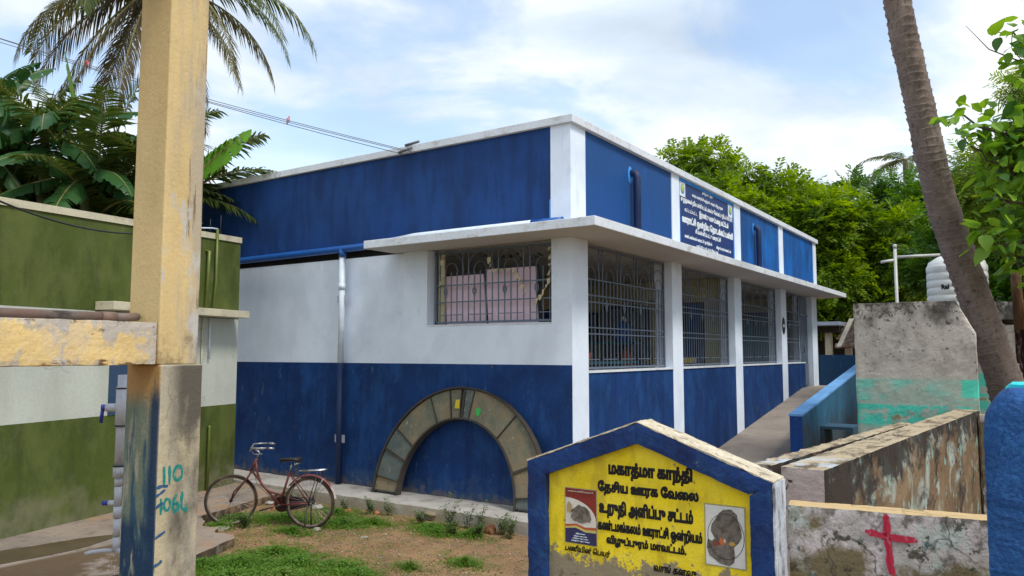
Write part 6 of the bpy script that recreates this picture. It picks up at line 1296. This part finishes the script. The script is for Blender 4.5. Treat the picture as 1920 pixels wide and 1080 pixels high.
def stone(lb, loc, r, flat, mat, seed, name='stone', cat='stone'):
    bm = bmesh.new(); bmesh.ops.create_icosphere(bm, subdivisions=3, radius=r)
    for v in bm.verts: v.co *= 1 + .35 * noise.noise(v.co / r * 1.3 + Vector((seed, 0, 0))) + .12 * noise.noise(v.co / r * 4 + Vector((seed, 0, 0))); v.co.z *= flat
    me = bpy.data.meshes.new(name); bm.to_mesh(me); bm.free(); o = link_mesh(name, me, mat); o.location = (loc[0], loc[1], gz(loc[0], loc[1]) + r * flat * .55 + (loc[2] if len(loc) > 2 else 0)); return tag(o, lb, cat)
M['stone'] = layered('pale_stone', (.33, .31, .25), [dict(c=(.18, .17, .13), s=(20, 20, 20), t=.55, w=.1, a=.7)], .9, .8, 60); M['brick'] = layered('broken_brick', (.36, .13, .06), [dict(c=(.45, .25, .15), s=(20, 20, 20), t=.55, w=.1, a=.7)], .95, .8, 60)
stone('flat pale stone under the front wheel of the bicycle', (-8.52, 6.13), .11, .22, M['stone'], 1); stone('small whitish stone by the bicycle stand', (-7.50, 6.78), .05, .6, M['stone'], 2)
stone('round brown clod in front of the pavement near the sign', (-5.62, 7.86), .075, .9, layered('brown_clod', (.13, .05, .025), [dict(c=(.22, .10, .05), s=(25, 25, 25), t=.5, w=.1, a=.8)], .95, 1, 60), 3, 'clod', 'clod')
stone('broken red brick piece beside the rear wheel of the bicycle', (-7.95, 7.75), .07, .6, M['brick'], 5, 'brick_piece', 'brick'); stone('small red brick crumb left of the bicycle frame', (-9.00, 7.35), .05, .6, M['brick'], 6, 'brick_piece', 'brick')
stone('orange brick crumb at the edge of the pavement below the downpipe', (-7.55, 7.90), .05, .6, M['brick'], 9, 'brick_piece', 'brick')
stone('torn white plaster scrap lying on the bare soil', (-6.75, 6.85), .05, .18, M['stone'], 12, 'plaster_scrap', 'scrap')
stone('dark brown mud patch stuck on the face of the pavement', (-6.72, 8.03, .06), .09, .35, M['oldwood'], 15, 'mud_patch', 'mud')
for k, (x, y) in enumerate(((-9.3, 7.5), (-9.05, 7.75), (-8.75, 7.82), (-8.5, 7.7))):
    stone(('grey rubble lump at the foot of the green wall corner', 'grey rubble lump behind the bicycle front wheel', 'grey rubble lump behind the bicycle handlebar', 'grey rubble lump behind the bicycle pedals')[k], (x, y), .06 + .015 * (k % 2), .5, M['plinth'], 20 + k, 'rubble', 'rubble')
# upright weeds along the pavement
def weed(x, y, h, lb, seed, dens=1.9):
    h *= 1.25
    rn = random.Random(seed); e = empty('weed', lb, 'weed', (x, y, gz(x, y) - .01), group='weeds along the pavement'); mb = MB(); lv = MB(); ns = rn.randint(4, 8)
    for s_ in range(ns):
        a = rn.uniform(0, 6.28); l_ = rn.uniform(.15, .5); hh = h * rn.uniform(.6, 1.1); P = [Vector((math.cos(a) * l_ * hh * t * t + .03 * math.cos(a), math.sin(a) * l_ * hh * t * t, hh * t)) for t in (0, .25, .5, .75, 1)]
        mb.tube(P, [.004, .0035, .003, .002, .0015], 4, False)
        for k in range(int(22 * dens)):
            t = rn.uniform(.15, 1) * 4; i = min(int(t), 3); p = P[i].lerp(P[i + 1], t - i); b = rn.uniform(0, 6.28); L_ = rn.uniform(.022, .045); d = Vector((math.cos(b), math.sin(b), rn.uniform(-.2, .7))).normalized() * L_; w = Vector((-math.sin(b), math.cos(b), rn.uniform(-.3, .3))) * L_ * .28
            p2 = p + d * .5; n0 = lv.pts([p2, p2 + d * .5 + w, p2 + d, p2 + d * .5 - w]); lv.face([n0, n0 + 1, n0 + 2, n0 + 3])
    mb.build('stem', M['pseudo'], e); me = bpy.data.meshes.new('foliage'); me.from_pydata(lv.v, [], lv.f); link_mesh('foliage', me, M['weedleaf'], e)
M['weedleaf'] = leafmat('weed_leaf', (.045, .095, .02), (.10, .17, .04), .3)
for k, (x, y, h) in enumerate(((-6.60, 7.72, .20), (-6.28, 7.88, .30), (-6.02, 7.92, .27), (-5.78, 7.90, .25), (-5.48, 7.92, .22), (-7.60, 7.85, .18), (-7.35, 7.92, .16), (-5.30, 7.80, .2), (-5.62, 7.60, .14), (-8.1, 7.85, .16), (-9.0, 7.6, .22), (-8.75, 7.5, .18), (-5.95, 7.50, .16), (-8.30, 6.35, .16))):
    weed(x, y, h, ('bushy low weed at the left of the clump by the pavement', 'tallest dark weed standing against the pavement face', 'weed with paired leaves right of the tallest one', 'thin weed between the clump and the brown clod', 'weed growing just behind the brown clod', 'small weed at the pavement near the arch foot', 'little weed under the arch form', 'weed in the corner beside the navy sign', 'low weed in front of the brown clod', 'small weed behind the rear wheel of the bicycle', 'weed in the corner behind the bicycle front wheel', 'weed behind the bicycle handlebar', 'dense low weed in front of the tallest weeds', 'low pale weed at the broken apron under the bicycle')[k], 40 + k)
